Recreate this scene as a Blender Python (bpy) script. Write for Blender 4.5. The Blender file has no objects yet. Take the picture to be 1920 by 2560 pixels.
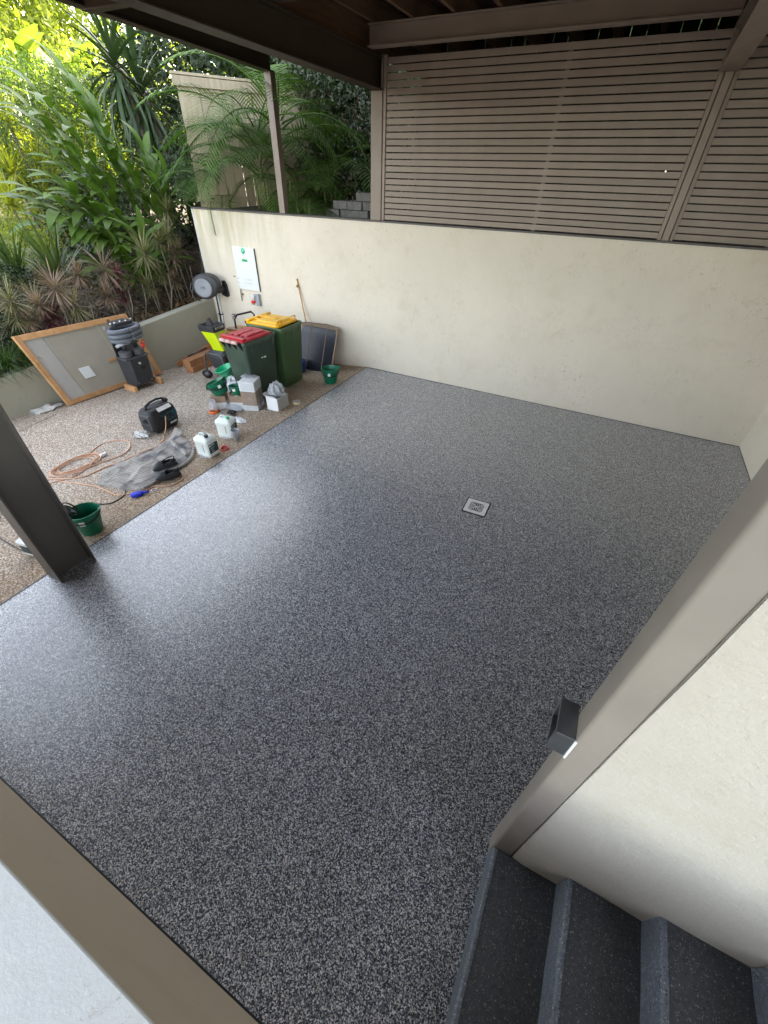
import bpy, bmesh, math, random
import numpy as np
from mathutils import Vector, Matrix, Euler, Quaternion
random.seed(7); rng = np.random.default_rng(11)
PI = math.pi
sc = bpy.context.scene
COL = sc.collection

# ---------------------------------------------------------------- camera, world, sun
cam = bpy.data.cameras.new('camera'); camo = bpy.data.objects.new('camera', cam); COL.objects.link(camo)
yaw, pitch, roll = math.radians(26.197), math.radians(39.515), math.radians(1.7987)
camo.matrix_world = Matrix.Translation((0, 0, 2.75)) @ (Matrix.Rotation(yaw, 4, 'Z') @ Matrix.Rotation(PI/2 - pitch, 4, 'X') @ Matrix.Rotation(roll, 4, 'Z'))
cam.sensor_fit = 'VERTICAL'; cam.sensor_height = 36; cam.sensor_width = 27
cam.lens = 36*1009.27/2560
cam.clip_start = 0.02; cam.clip_end = 500
sc.camera = camo
SUN_EL, SUN_AZ = math.radians(27), Vector((-0.13, 0.99, 0)).normalized()
w = bpy.data.worlds.new('World'); sc.world = w; w.use_nodes = True
nt = w.node_tree; bg = nt.nodes['Background']
sky = nt.nodes.new('ShaderNodeTexSky'); sky.sky_type = 'NISHITA'; sky.sun_disc = False
sky.sun_elevation = SUN_EL
sky.sun_rotation = math.atan2(SUN_AZ.x, SUN_AZ.y)
sky.dust_density = 1.6; sky.air_density = 1.0; sky.ozone_density = 1.0
hs = nt.nodes.new('ShaderNodeHueSaturation'); hs.inputs['Saturation'].default_value = .58; nt.links.new(sky.outputs[0], hs.inputs['Color'])
wm = nt.nodes.new('ShaderNodeMix'); wm.data_type = 'RGBA'; wm.blend_type = 'MULTIPLY'; wm.inputs[0].default_value = 1; wm.inputs[7].default_value = (1.0, .94, .86, 1); nt.links.new(hs.outputs[0], wm.inputs[6]); nt.links.new(wm.outputs[2], bg.inputs[0]); bg.inputs[1].default_value = 0.15
sl = bpy.data.lights.new('sun', 'SUN'); sl.energy = 5.0; sl.angle = math.radians(0.53); sl.color = (1.0, 0.88, 0.66)
slo = bpy.data.objects.new('sun', sl); COL.objects.link(slo)
sd = Vector((SUN_AZ.x*math.cos(SUN_EL), SUN_AZ.y*math.cos(SUN_EL), math.sin(SUN_EL)))
slo.rotation_euler = sd.to_track_quat('Z', 'Y').to_euler(); slo.location = (-10, 14, 14)
vs = sc.view_settings; vs.view_transform = 'Standard'; vs.look = 'None'; vs.gamma = 1; vs.use_curve_mapping = False
vs.exposure = 3.2

# ---------------------------------------------------------------- helpers
def ground(x, y):
    t = min(max((-3.73 - x)/3.62, 0), 1.0)
    return t*(-.123 - (y - 2.35)*.0458)

class MB:
    def __init__(s): s.v = []; s.f = []; s.sm = []
    def add(s, vs_, fs, M=None, smooth=False):
        o = len(s.v)
        s.v += [tuple(M @ Vector(p)) if M is not None else tuple(p) for p in vs_]
        s.f += [tuple(i + o for i in f) for f in fs]; s.sm += [smooth]*len(fs)
        return s
    def box(s, c, d, M=None, bev=0.0):
        x, y, z = d[0]/2, d[1]/2, d[2]/2
        if bev <= 0:
            vs_ = [(c[0]+a*x, c[1]+b*y, c[2]+e*z) for a in (-1, 1) for b in (-1, 1) for e in (-1, 1)]
            fs = [(0, 1, 3, 2), (4, 6, 7, 5), (0, 4, 5, 1), (2, 3, 7, 6), (0, 2, 6, 4), (1, 5, 7, 3)]
            return s.add(vs_, fs, M)
        bm = bmesh.new(); bmesh.ops.create_cube(bm, size=1)
        for v in bm.verts: v.co = Vector((v.co.x*d[0]+c[0], v.co.y*d[1]+c[1], v.co.z*d[2]+c[2]))
        bmesh.ops.bevel(bm, geom=list(bm.edges), offset=min(bev, min(d)*.45), segments=2, affect='EDGES', profile=.5)
        bm.verts.index_update()
        s.add([v.co.copy() for v in bm.verts], [[v.index for v in f.verts] for f in bm.faces], M, smooth=False)
        bm.free(); return s
    def span(s, a, b, M=None, bev=0.0):
        return s.box([(a[i]+b[i])/2 for i in range(3)], [abs(b[i]-a[i]) for i in range(3)], M, bev)
    def tube(s, pts, r, n=8, M=None, cap=True, flat=1.0):
        pts = [Vector(p) for p in pts]; rs = r if isinstance(r, (list, tuple)) else [r]*len(pts)
        vs_ = []; up = None
        for i, p in enumerate(pts):
            t = (pts[min(i+1, len(pts)-1)] - pts[max(i-1, 0)])
            if t.length < 1e-9: t = Vector((0, 0, 1))
            t.normalize()
            if up is None:
                up = Vector((0, 0, 1)) if abs(t.z) < .9 else Vector((1, 0, 0))
            a = (up - t*up.dot(t)); 
            if a.length < 1e-6: a = t.orthogonal()
            a.normalize(); b = t.cross(a); up = a
            for k in range(n):
                an = 2*PI*k/n
                vs_.append(p + a*(math.cos(an)*rs[i]*flat) + b*(math.sin(an)*rs[i]))
        fs = [(i*n+k, i*n+(k+1) % n, (i+1)*n+(k+1) % n, (i+1)*n+k) for i in range(len(pts)-1) for k in range(n)]
        if cap: fs += [tuple(range(n))[::-1], tuple((len(pts)-1)*n+k for k in range(n))]
        return s.add(vs_, fs, M, smooth=True)
    def lathe(s, prof, n=24, M=None, c=(0, 0, 0), sx=1, sy=1, smooth=True):
        vs_ = [(c[0]+r*math.cos(2*PI*k/n)*sx, c[1]+r*math.sin(2*PI*k/n)*sy, c[2]+z) for r, z in prof for k in range(n)]
        fs = [(i*n+k, i*n+(k+1) % n, (i+1)*n+(k+1) % n, (i+1)*n+k) for i in range(len(prof)-1) for k in range(n)]
        return s.add(vs_, fs, M, smooth=smooth)
    def loft(s, rings, M=None, cap0=True, cap1=True, smooth=True):
        n = len(rings[0]); vs_ = [p for r in rings for p in r]
        fs = [(i*n+k, i*n+(k+1) % n, (i+1)*n+(k+1) % n, (i+1)*n+k) for i in range(len(rings)-1) for k in range(n)]
        if cap0: fs.append(tuple(range(n))[::-1])
        if cap1: fs.append(tuple((len(rings)-1)*n+k for k in range(n)))
        return s.add(vs_, fs, M, smooth=smooth)
    def prism(s, poly, a, b, axis='z', M=None):
        n = len(poly)
        def P(p, h): return {'z': (p[0], p[1], h), 'y': (p[0], h, p[1]), 'x': (h, p[0], p[1])}[axis]
        vs_ = [P(p, a) for p in poly] + [P(p, b) for p in poly]
        fs = [tuple(range(n))[::-1], tuple(range(n, 2*n))] + [(i, (i+1) % n, n+(i+1) % n, n+i) for i in range(n)]
        return s.add(vs_, fs, M)
    def mesh(s, name):
        me = bpy.data.meshes.new(name); me.from_pydata(s.v, [], s.f)
        if s.sm: me.polygons.foreach_set('use_smooth', s.sm)
        bm = bmesh.new(); bm.from_mesh(me); bmesh.ops.recalc_face_normals(bm, faces=bm.faces); bm.to_mesh(me); bm.free()
        me.update(); return me
    def build(s, name, m, parent=None, loc=(0, 0, 0), rot=(0, 0, 0), auto=None):
        me = s.mesh(name)
        if auto:
            try: me.set_sharp_from_angle(angle=math.radians(auto))
            except Exception: pass
        return link(name, me, m, parent, loc, rot)

def link(name, me, m, parent=None, loc=(0, 0, 0), rot=(0, 0, 0)):
    if m is not None and not me.materials: me.materials.append(m)
    o = bpy.data.objects.new(name, me); COL.objects.link(o)
    o.location = loc; o.rotation_euler = rot
    if parent is not None: o.parent = parent
    return o
def tag(o, label=None, cat=None, group=None, kind=None):
    if label: o['label'] = label
    if cat: o['category'] = cat
    if group: o['group'] = group
    if kind: o['kind'] = kind
    return o
def thing(name, label, cat, loc=(0, 0, 0), rot=(0, 0, 0), group=None):
    o = bpy.data.objects.new(name, None); COL.objects.link(o); o.empty_display_size = .1
    o.location = loc; o.rotation_euler = rot if isinstance(rot, (tuple, list)) else (0, 0, rot)
    return tag(o, label, cat, group)
def rrect(w_, d_, r, z, n=4, cx=0, cy=0):
    pts = []
    for qx, qy, a0 in ((1, 1, 0), (-1, 1, PI/2), (-1, -1, PI), (1, -1, 1.5*PI)):
        for k in range(n+1):
            a = a0 + k*PI/2/n
            pts.append((cx+qx*(w_/2-r)+r*math.cos(a), cy+qy*(d_/2-r)+r*math.sin(a), z))
    return pts
def fastmesh(name, V, Fq):
    me = bpy.data.meshes.new(name); V = np.asarray(V, np.float32).reshape(-1, 3); Fq = np.asarray(Fq, np.int32)
    nf, k = Fq.shape
    me.vertices.add(len(V)); me.vertices.foreach_set('co', V.ravel())
    me.loops.add(nf*k); me.loops.foreach_set('vertex_index', Fq.ravel())
    me.polygons.add(nf); me.polygons.foreach_set('loop_start', np.arange(0, nf*k, k, dtype=np.int32))
    try: me.polygons.foreach_set('loop_total', np.full(nf, k, np.int32))
    except Exception: pass
    me.update(calc_edges=True); return me
def text(name, s_, size, m, parent, loc, rot, ext=.0006, sx=1.0):
    cu = bpy.data.curves.new(name, 'FONT'); cu.body = s_; cu.size = size; cu.extrude = ext; cu.align_x = 'CENTER'; cu.align_y = 'CENTER'; cu.resolution_u = 2
    t = bpy.data.objects.new('t', cu); COL.objects.link(t)
    dg = bpy.context.evaluated_depsgraph_get(); me = bpy.data.meshes.new_from_object(t.evaluated_get(dg)); bpy.data.objects.remove(t); bpy.data.curves.remove(cu)
    me.name = name; me.materials.clear()
    o = link(name, me, m, parent, loc, rot); o.scale = (sx, 1, 1); return o

# ---------------------------------------------------------------- materials
def newmat(name):
    m = bpy.data.materials.new(name); m.use_nodes = True
    return m, m.node_tree, m.node_tree.nodes['Principled BSDF']
def N(t, ty, **kw):
    n = t.nodes.new(ty)
    for k, v in kw.items(): setattr(n, k, v)
    return n
def ramp(t, fac, stops, interp='LINEAR'):
    r = N(t, 'ShaderNodeValToRGB'); r.color_ramp.interpolation = interp
    e = r.color_ramp.elements
    while len(e) < len(stops): e.new(.5)
    for i, (p, c) in enumerate(stops): e[i].position = p; e[i].color = (*c, 1) if len(c) == 3 else c
    t.links.new(fac, r.inputs[0]); return r.outputs[0]
def mixc(t, fac, a, b, mode='MIX'):
    n = N(t, 'ShaderNodeMix', data_type='RGBA', blend_type=mode)
    for s_, v in ((0, fac), (6, a), (7, b)):
        if hasattr(v, 'links') or hasattr(v, 'is_linked'): t.links.new(v, n.inputs[s_])
        else: n.inputs[s_].default_value = v if s_ == 0 else (*v, 1)
    return n.outputs[2]
def coords(t, scale=(1, 1, 1)):
    tc = N(t, 'ShaderNodeTexCoord'); mp = N(t, 'ShaderNodeMapping'); mp.inputs['Scale'].default_value = scale
    t.links.new(tc.outputs['Object'], mp.inputs[0]); return mp.outputs[0]
def noise(t, v, s_, det=4, rough=.55, dist=0):
    n = N(t, 'ShaderNodeTexNoise'); n.inputs['Scale'].default_value = s_; n.inputs['Detail'].default_value = det
    n.inputs['Roughness'].default_value = rough; n.inputs['Distortion'].default_value = dist; t.links.new(v, n.inputs['Vector']); return n.outputs[0]
def bump(t, h, strength, dist, bs, prev=None):
    b = N(t, 'ShaderNodeBump'); b.inputs['Strength'].default_value = strength; b.inputs['Distance'].default_value = dist
    t.links.new(h, b.inputs['Height'])
    if prev is not None: t.links.new(prev, b.inputs['Normal'])
    if bs is not None: t.links.new(b.outputs[0], bs.inputs['Normal'])
    return b.outputs[0]
def vary(t, col, a=.90, b_=1.08):
    oi = N(t, 'ShaderNodeObjectInfo'); mr = N(t, 'ShaderNodeMapRange'); t.links.new(oi.outputs['Random'], mr.inputs[0]); mr.inputs[3].default_value = a; mr.inputs[4].default_value = b_
    cb = N(t, 'ShaderNodeCombineColor'); [t.links.new(mr.outputs[0], cb.inputs[k]) for k in range(3)]
    return mixc(t, 1.0, col, cb.outputs[0], 'MULTIPLY')
def mat(name, c, rough=.6, var=.18, vs_=6, bmp=0.0, bs_=60, metal=0, coat=0, c2=None, scl=(1, 1, 1), spec=.5, wear=0):
    m, t, b = newmat(name); v = coords(t, scl)
    c2 = c2 or tuple(min(1, x*(1+var)) for x in c); c1 = tuple(x*(1-var) for x in c)
    col = ramp(t, noise(t, v, vs_), [(.3, c1), (.7, c2)])
    col = vary(t, col)
    if wear:
        f = ramp(t, noise(t, v, vs_*5, 6, .7), [(.62, (0, 0, 0)), (.78, (wear, wear, wear))])
        col = mixc(t, f, col, (.35, .33, .3))
    t.links.new(col, b.inputs['Base Color'])
    rr = N(t, 'ShaderNodeMapRange'); rr.inputs[3].default_value = rough*.85; rr.inputs[4].default_value = min(1, rough*1.15)
    t.links.new(noise(t, v, vs_*3), rr.inputs[0]); t.links.new(rr.outputs[0], b.inputs['Roughness'])
    b.inputs['Metallic'].default_value = metal; b.inputs['Coat Weight'].default_value = coat; b.inputs['Coat Roughness'].default_value = .15
    b.inputs['Specular IOR Level'].default_value = spec
    if bmp: bump(t, noise(t, v, bs_, 5, .6), bmp, .01, b)
    return m
def leafmat(name, c, c2, rough=.45, trans=.35, vs_=3.0):
    m, t, b = newmat(name); v = coords(t)
    oi = N(t, 'ShaderNodeObjectInfo'); ge = N(t, 'ShaderNodeNewGeometry')
    f = N(t, 'ShaderNodeMath', operation='ADD'); f.inputs[1].default_value = 0
    t.links.new(noise(t, v, vs_, 3), f.inputs[0])
    f2 = N(t, 'ShaderNodeMath', operation='MULTIPLY_ADD'); t.links.new(ge.outputs['Random Per Island'], f2.inputs[0]); f2.inputs[1].default_value = .5
    t.links.new(f.outputs[0], f2.inputs[2])
    f3 = N(t, 'ShaderNodeMath', operation='MULTIPLY_ADD'); t.links.new(oi.outputs['Random'], f3.inputs[0]); f3.inputs[1].default_value = .25; t.links.new(f2.outputs[0], f3.inputs[2])
    col = ramp(t, f3.outputs[0], [(.4, c), (1.1 if False else 1.0, c2)])
    t.links.new(col, b.inputs['Base Color']); b.inputs['Roughness'].default_value = rough
    tr = N(t, 'ShaderNodeBsdfTranslucent'); mx = N(t, 'ShaderNodeMixShader'); mx.inputs[0].default_value = trans
    tc = mixc(t, 1.0, col, (1.0, 1.15, .45), 'MULTIPLY'); t.links.new(tc, tr.inputs[0])
    out = t.nodes['Material Output']; t.links.new(b.outputs[0], mx.inputs[1]); t.links.new(tr.outputs[0], mx.inputs[2]); t.links.new(mx.outputs[0], out.inputs[0])
    return m

def m_epoxy():
    m, t, b = newmat('flake_epoxy'); v = coords(t)
    # warp so chips are irregular
    vo = N(t, 'ShaderNodeTexVoronoi'); vo.inputs['Scale'].default_value = 210
    nz = N(t, 'ShaderNodeTexNoise'); nz.inputs['Scale'].default_value = 260; nz.inputs['Detail'].default_value = 1
    t.links.new(v, nz.inputs['Vector'])
    va = N(t, 'ShaderNodeVectorMath', operation='MULTIPLY_ADD'); t.links.new(nz.outputs[1], va.inputs[0]); va.inputs[1].default_value = (.006, .006, .006); t.links.new(v, va.inputs[2])
    t.links.new(va.outputs[0], vo.inputs['Vector'])
    sep = N(t, 'ShaderNodeSeparateColor'); t.links.new(vo.outputs['Color'], sep.inputs[0])
    c = ramp(t, sep.outputs[0], [(0, (.010, .013, .024)), (.22, (.045, .053, .078)), (.40, (.15, .165, .205)), (.58, (.34, .36, .40)), (.74, (.80, .82, .86)), (.91, (.52, .47, .42))], 'CONSTANT')
    c = mixc(t, ramp(t, noise(t, v, .9, 3), [(.3, (0, 0, 0)), (.7, (.13, .13, .13))]), c, (.115, .125, .155))
    t.links.new(c, b.inputs['Base Color']); b.inputs['Roughness'].default_value = .42; b.inputs['Specular IOR Level'].default_value = .5
    b.inputs['Coat Weight'].default_value = 1.0; t.links.new(ramp(t, noise(t, v, 1.6, 5, .65), [(.3, (.20, .20, .20)), (.7, (.28, .28, .28))]), b.inputs['Coat Roughness']); b.inputs['Coat IOR'].default_value = 1.62
    h = N(t, 'ShaderNodeMath', operation='ADD'); t.links.new(sep.outputs[1], h.inputs[0]); t.links.new(noise(t, v, 90, 2), h.inputs[1])
    n1 = bump(t, h.outputs[0], .35, .0016, b)
    n2 = bump(t, noise(t, v, 130, 2), .28, .003, None); t.links.new(n2, b.inputs['Coat Normal'])
    return m
def m_aggregate():
    m, t, b = newmat('exposed_aggregate'); v = coords(t)
    vo = N(t, 'ShaderNodeTexVoronoi'); vo.inputs['Scale'].default_value = 85; t.links.new(v, vo.inputs['Vector'])
    sep = N(t, 'ShaderNodeSeparateColor'); t.links.new(vo.outputs['Color'], sep.inputs[0])
    c = ramp(t, sep.outputs[0], [(0, (.17, .13, .095)), (.16, (.37, .295, .22)), (.38, (.50, .43, .35)), (.60, (.62, .56, .48)), (.82, (.78, .74, .68)), (.94, (.22, .20, .19))], 'CONSTANT')
    g = ramp(t, vo.outputs['Distance'], [(.45, (0, 0, 0)), (.8, (1, 1, 1))])
    c = mixc(t, g, c, (.30, .25, .205))
    big = ramp(t, noise(t, v, 1.1, 5), [(.35, (.84, .80, .77)), (.68, (1.0, 1.0, 1.0))])
    c = mixc(t, 1.0, c, big, 'MULTIPLY')
    # brown dirt washed against the slab edge
    sx = N(t, 'ShaderNodeSeparateXYZ'); t.links.new(v, sx.inputs[0]); rx = N(t, 'ShaderNodeMapRange'); t.links.new(sx.outputs[0], rx.inputs[0])
    rx.inputs[1].default_value = -4.9; rx.inputs[2].default_value = -4.1
    na = N(t, 'ShaderNodeMath', operation='MULTIPLY'); t.links.new(rx.outputs[0], na.inputs[0]); t.links.new(ramp(t, noise(t, v, 2.2, 5), [(.3, (.35, .35, .35)), (.65, (1, 1, 1))]), na.inputs[1])
    c = mixc(t, na.outputs[0], c, mixc(t, 1.0, c, (.84, .72, .58), 'MULTIPLY'))
    t.links.new(c, b.inputs['Base Color']); b.inputs['Roughness'].default_value = .75
    bump(t, vo.outputs['Distance'], .8, -.006, b); return m
def m_render(name, c=(.66, .62, .52), stain=0.0, texture=1.0, marks=True, grain=.25):
    m, t, b = newmat(name); v = coords(t)
    col = ramp(t, noise(t, v, .9, 6, .6), [(.3, tuple(x*.90 for x in c)), (.7, c)])
    blot = ramp(t, noise(t, v, 3.2, 8, .72, .4), [(.52, (1, 1, 1)), (.72, (.93, .915, .875))])
    col = mixc(t, 1.0, col, blot, 'MULTIPLY')
    if marks:
        sc1 = ramp(t, noise(t, coords(t, (1, 1, .8)), 14, 10, .82, 2.2), [(.55, (1, 1, 1)), (.61, (.74, .73, .71)), (.72, (.48, .47, .45))])
        msk = ramp(t, noise(t, v, 1.5, 4, .6), [(.46, (.08, .08, .08)), (.60, (1, 1, 1))])
        col = mixc(t, msk, col, mixc(t, 1.0, col, sc1, 'MULTIPLY'))
    if stain:
        # vertical algae runs below the coping at the planted end of the wall
        sx = N(t, 'ShaderNodeSeparateXYZ'); tc = N(t, 'ShaderNodeTexCoord'); t.links.new(tc.outputs['Object'], sx.inputs[0])
        rx = N(t, 'ShaderNodeMapRange'); t.links.new(sx.outputs[0], rx.inputs[0])
        rx.inputs[1].default_value = -5.2; rx.inputs[2].default_value = -6.6; rx.inputs[3].default_value = 0; rx.inputs[4].default_value = 1
        rz = N(t, 'ShaderNodeMapRange'); t.links.new(sx.outputs[2], rz.inputs[0])
        rz.inputs[1].default_value = 1.1; rz.inputs[2].default_value = 2.2; rz.inputs[3].default_value = 0; rz.inputs[4].default_value = 1
        run = ramp(t, noise(t, coords(t, (1, 1, .12)), 5.5, 6, .62), [(.36, (0, 0, 0)), (.66, (1, 1, 1))])
        m1 = N(t, 'ShaderNodeMath', operation='MULTIPLY'); t.links.new(rx.outputs[0], m1.inputs[0]); t.links.new(rz.outputs[0], m1.inputs[1])
        m2 = N(t, 'ShaderNodeMath', operation='MULTIPLY'); t.links.new(m1.outputs[0], m2.inputs[0]); t.links.new(run, m2.inputs[1])
        m3 = N(t, 'ShaderNodeMath', operation='MULTIPLY'); t.links.new(m2.outputs[0], m3.inputs[0]); m3.inputs[1].default_value = stain
        col = mixc(t, m3.outputs[0], col, (.30, .27, .11))
    t.links.new(col, b.inputs['Base Color']); b.inputs['Roughness'].default_value = .85
    n1 = bump(t, noise(t, v, 5, 7, .65, .5), .35*texture, .03, None)
    n1 = bump(t, noise(t, v, 48, 4, .7), grain, .006, None, n1)
    bump(t, noise(t, v, 120, 4, .6), .30*texture, .004, b, n1); return m
def m_wood(name, c, c2, scl=(1, 12, 12), knots=True, rough=.6):
    m, t, b = newmat(name); v = coords(t, scl)
    col = ramp(t, noise(t, v, 2.2, 6, .6, .8), [(.3, c), (.7, c2)])
    if knots:
        vo = N(t, 'ShaderNodeTexVoronoi'); vo.inputs['Scale'].default_value = 3.2; t.links.new(coords(t), vo.inputs['Vector'])
        k = ramp(t, vo.outputs['Distance'], [(.07, (1, 1, 1)), (.12, (0, 0, 0))]); col = mixc(t, k, col, tuple(x*.28 for x in c))
    col = vary(t, col, .84, 1.1)
    t.links.new(col, b.inputs['Base Color']); b.inputs['Roughness'].default_value = rough
    bump(t, noise(t, v, 9, 5), .2, .004, b); return m
def m_stair(name='speckled_step_coating', base=(.046, .050, .058), flk=(.26, .23, .20)):
    m, t, b = newmat(name); v = coords(t); c = ramp(t, noise(t, v, 60, 6, .7), [(.3, tuple(x*.6 for x in base)), (.7, tuple(x*1.5 for x in base))])
    for sc_, th, colr in ((210, .86, flk), (120, .955, flk), (150, .90, (.006, .006, .008))):
        vo = N(t, 'ShaderNodeTexVoronoi'); vo.inputs['Scale'].default_value = sc_; t.links.new(v, vo.inputs['Vector'])
        sep = N(t, 'ShaderNodeSeparateColor'); t.links.new(vo.outputs['Color'], sep.inputs[0])
        k = ramp(t, sep.outputs[0], [(th-.01, (0, 0, 0)), (th, (1, 1, 1))], 'CONSTANT'); g = ramp(t, vo.outputs['Distance'], [(.30, (.9, .9, .9)), (.48, (0, 0, 0))])
        c = mixc(t, mixc(t, 1.0, k, g, 'MULTIPLY'), c, colr)
    c = mixc(t, ramp(t, noise(t, v, 3, 5), [(.4, (0, 0, 0)), (.75, (.35, .35, .35))]), c, (.075, .072, .066))
    t.links.new(c, b.inputs['Base Color']); b.inputs['Roughness'].default_value = .5
    bump(t, noise(t, v, 160, 4), .4, .003, b); return m
def m_clear(name, c=(.85, .9, .95), see=.55, rough=.15):
    m, t, b = newmat(name); v = coords(t)
    t.links.new(ramp(t, noise(t, v, 20), [(.3, tuple(x*.85 for x in c)), (.7, c)]), b.inputs['Base Color'])
    b.inputs['Roughness'].default_value = rough; bump(t, noise(t, v, 35, 4, .6, .8), .5, .02, b)
    tr = N(t, 'ShaderNodeBsdfTransparent'); mx = N(t, 'ShaderNodeMixShader'); fr_ = N(t, 'ShaderNodeFresnel'); fr_.inputs[0].default_value = 1.4
    f = N(t, 'ShaderNodeMath', operation='ADD'); f.use_clamp = True; t.links.new(fr_.outputs[0], f.inputs[0]); f.inputs[1].default_value = 1-see-.05
    t.links.new(f.outputs[0], mx.inputs[0]); t.links.new(tr.outputs[0], mx.inputs[1]); t.links.new(b.outputs[0], mx.inputs[2]); t.links.new(mx.outputs[0], t.nodes['Material Output'].inputs[0]); return m

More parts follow.
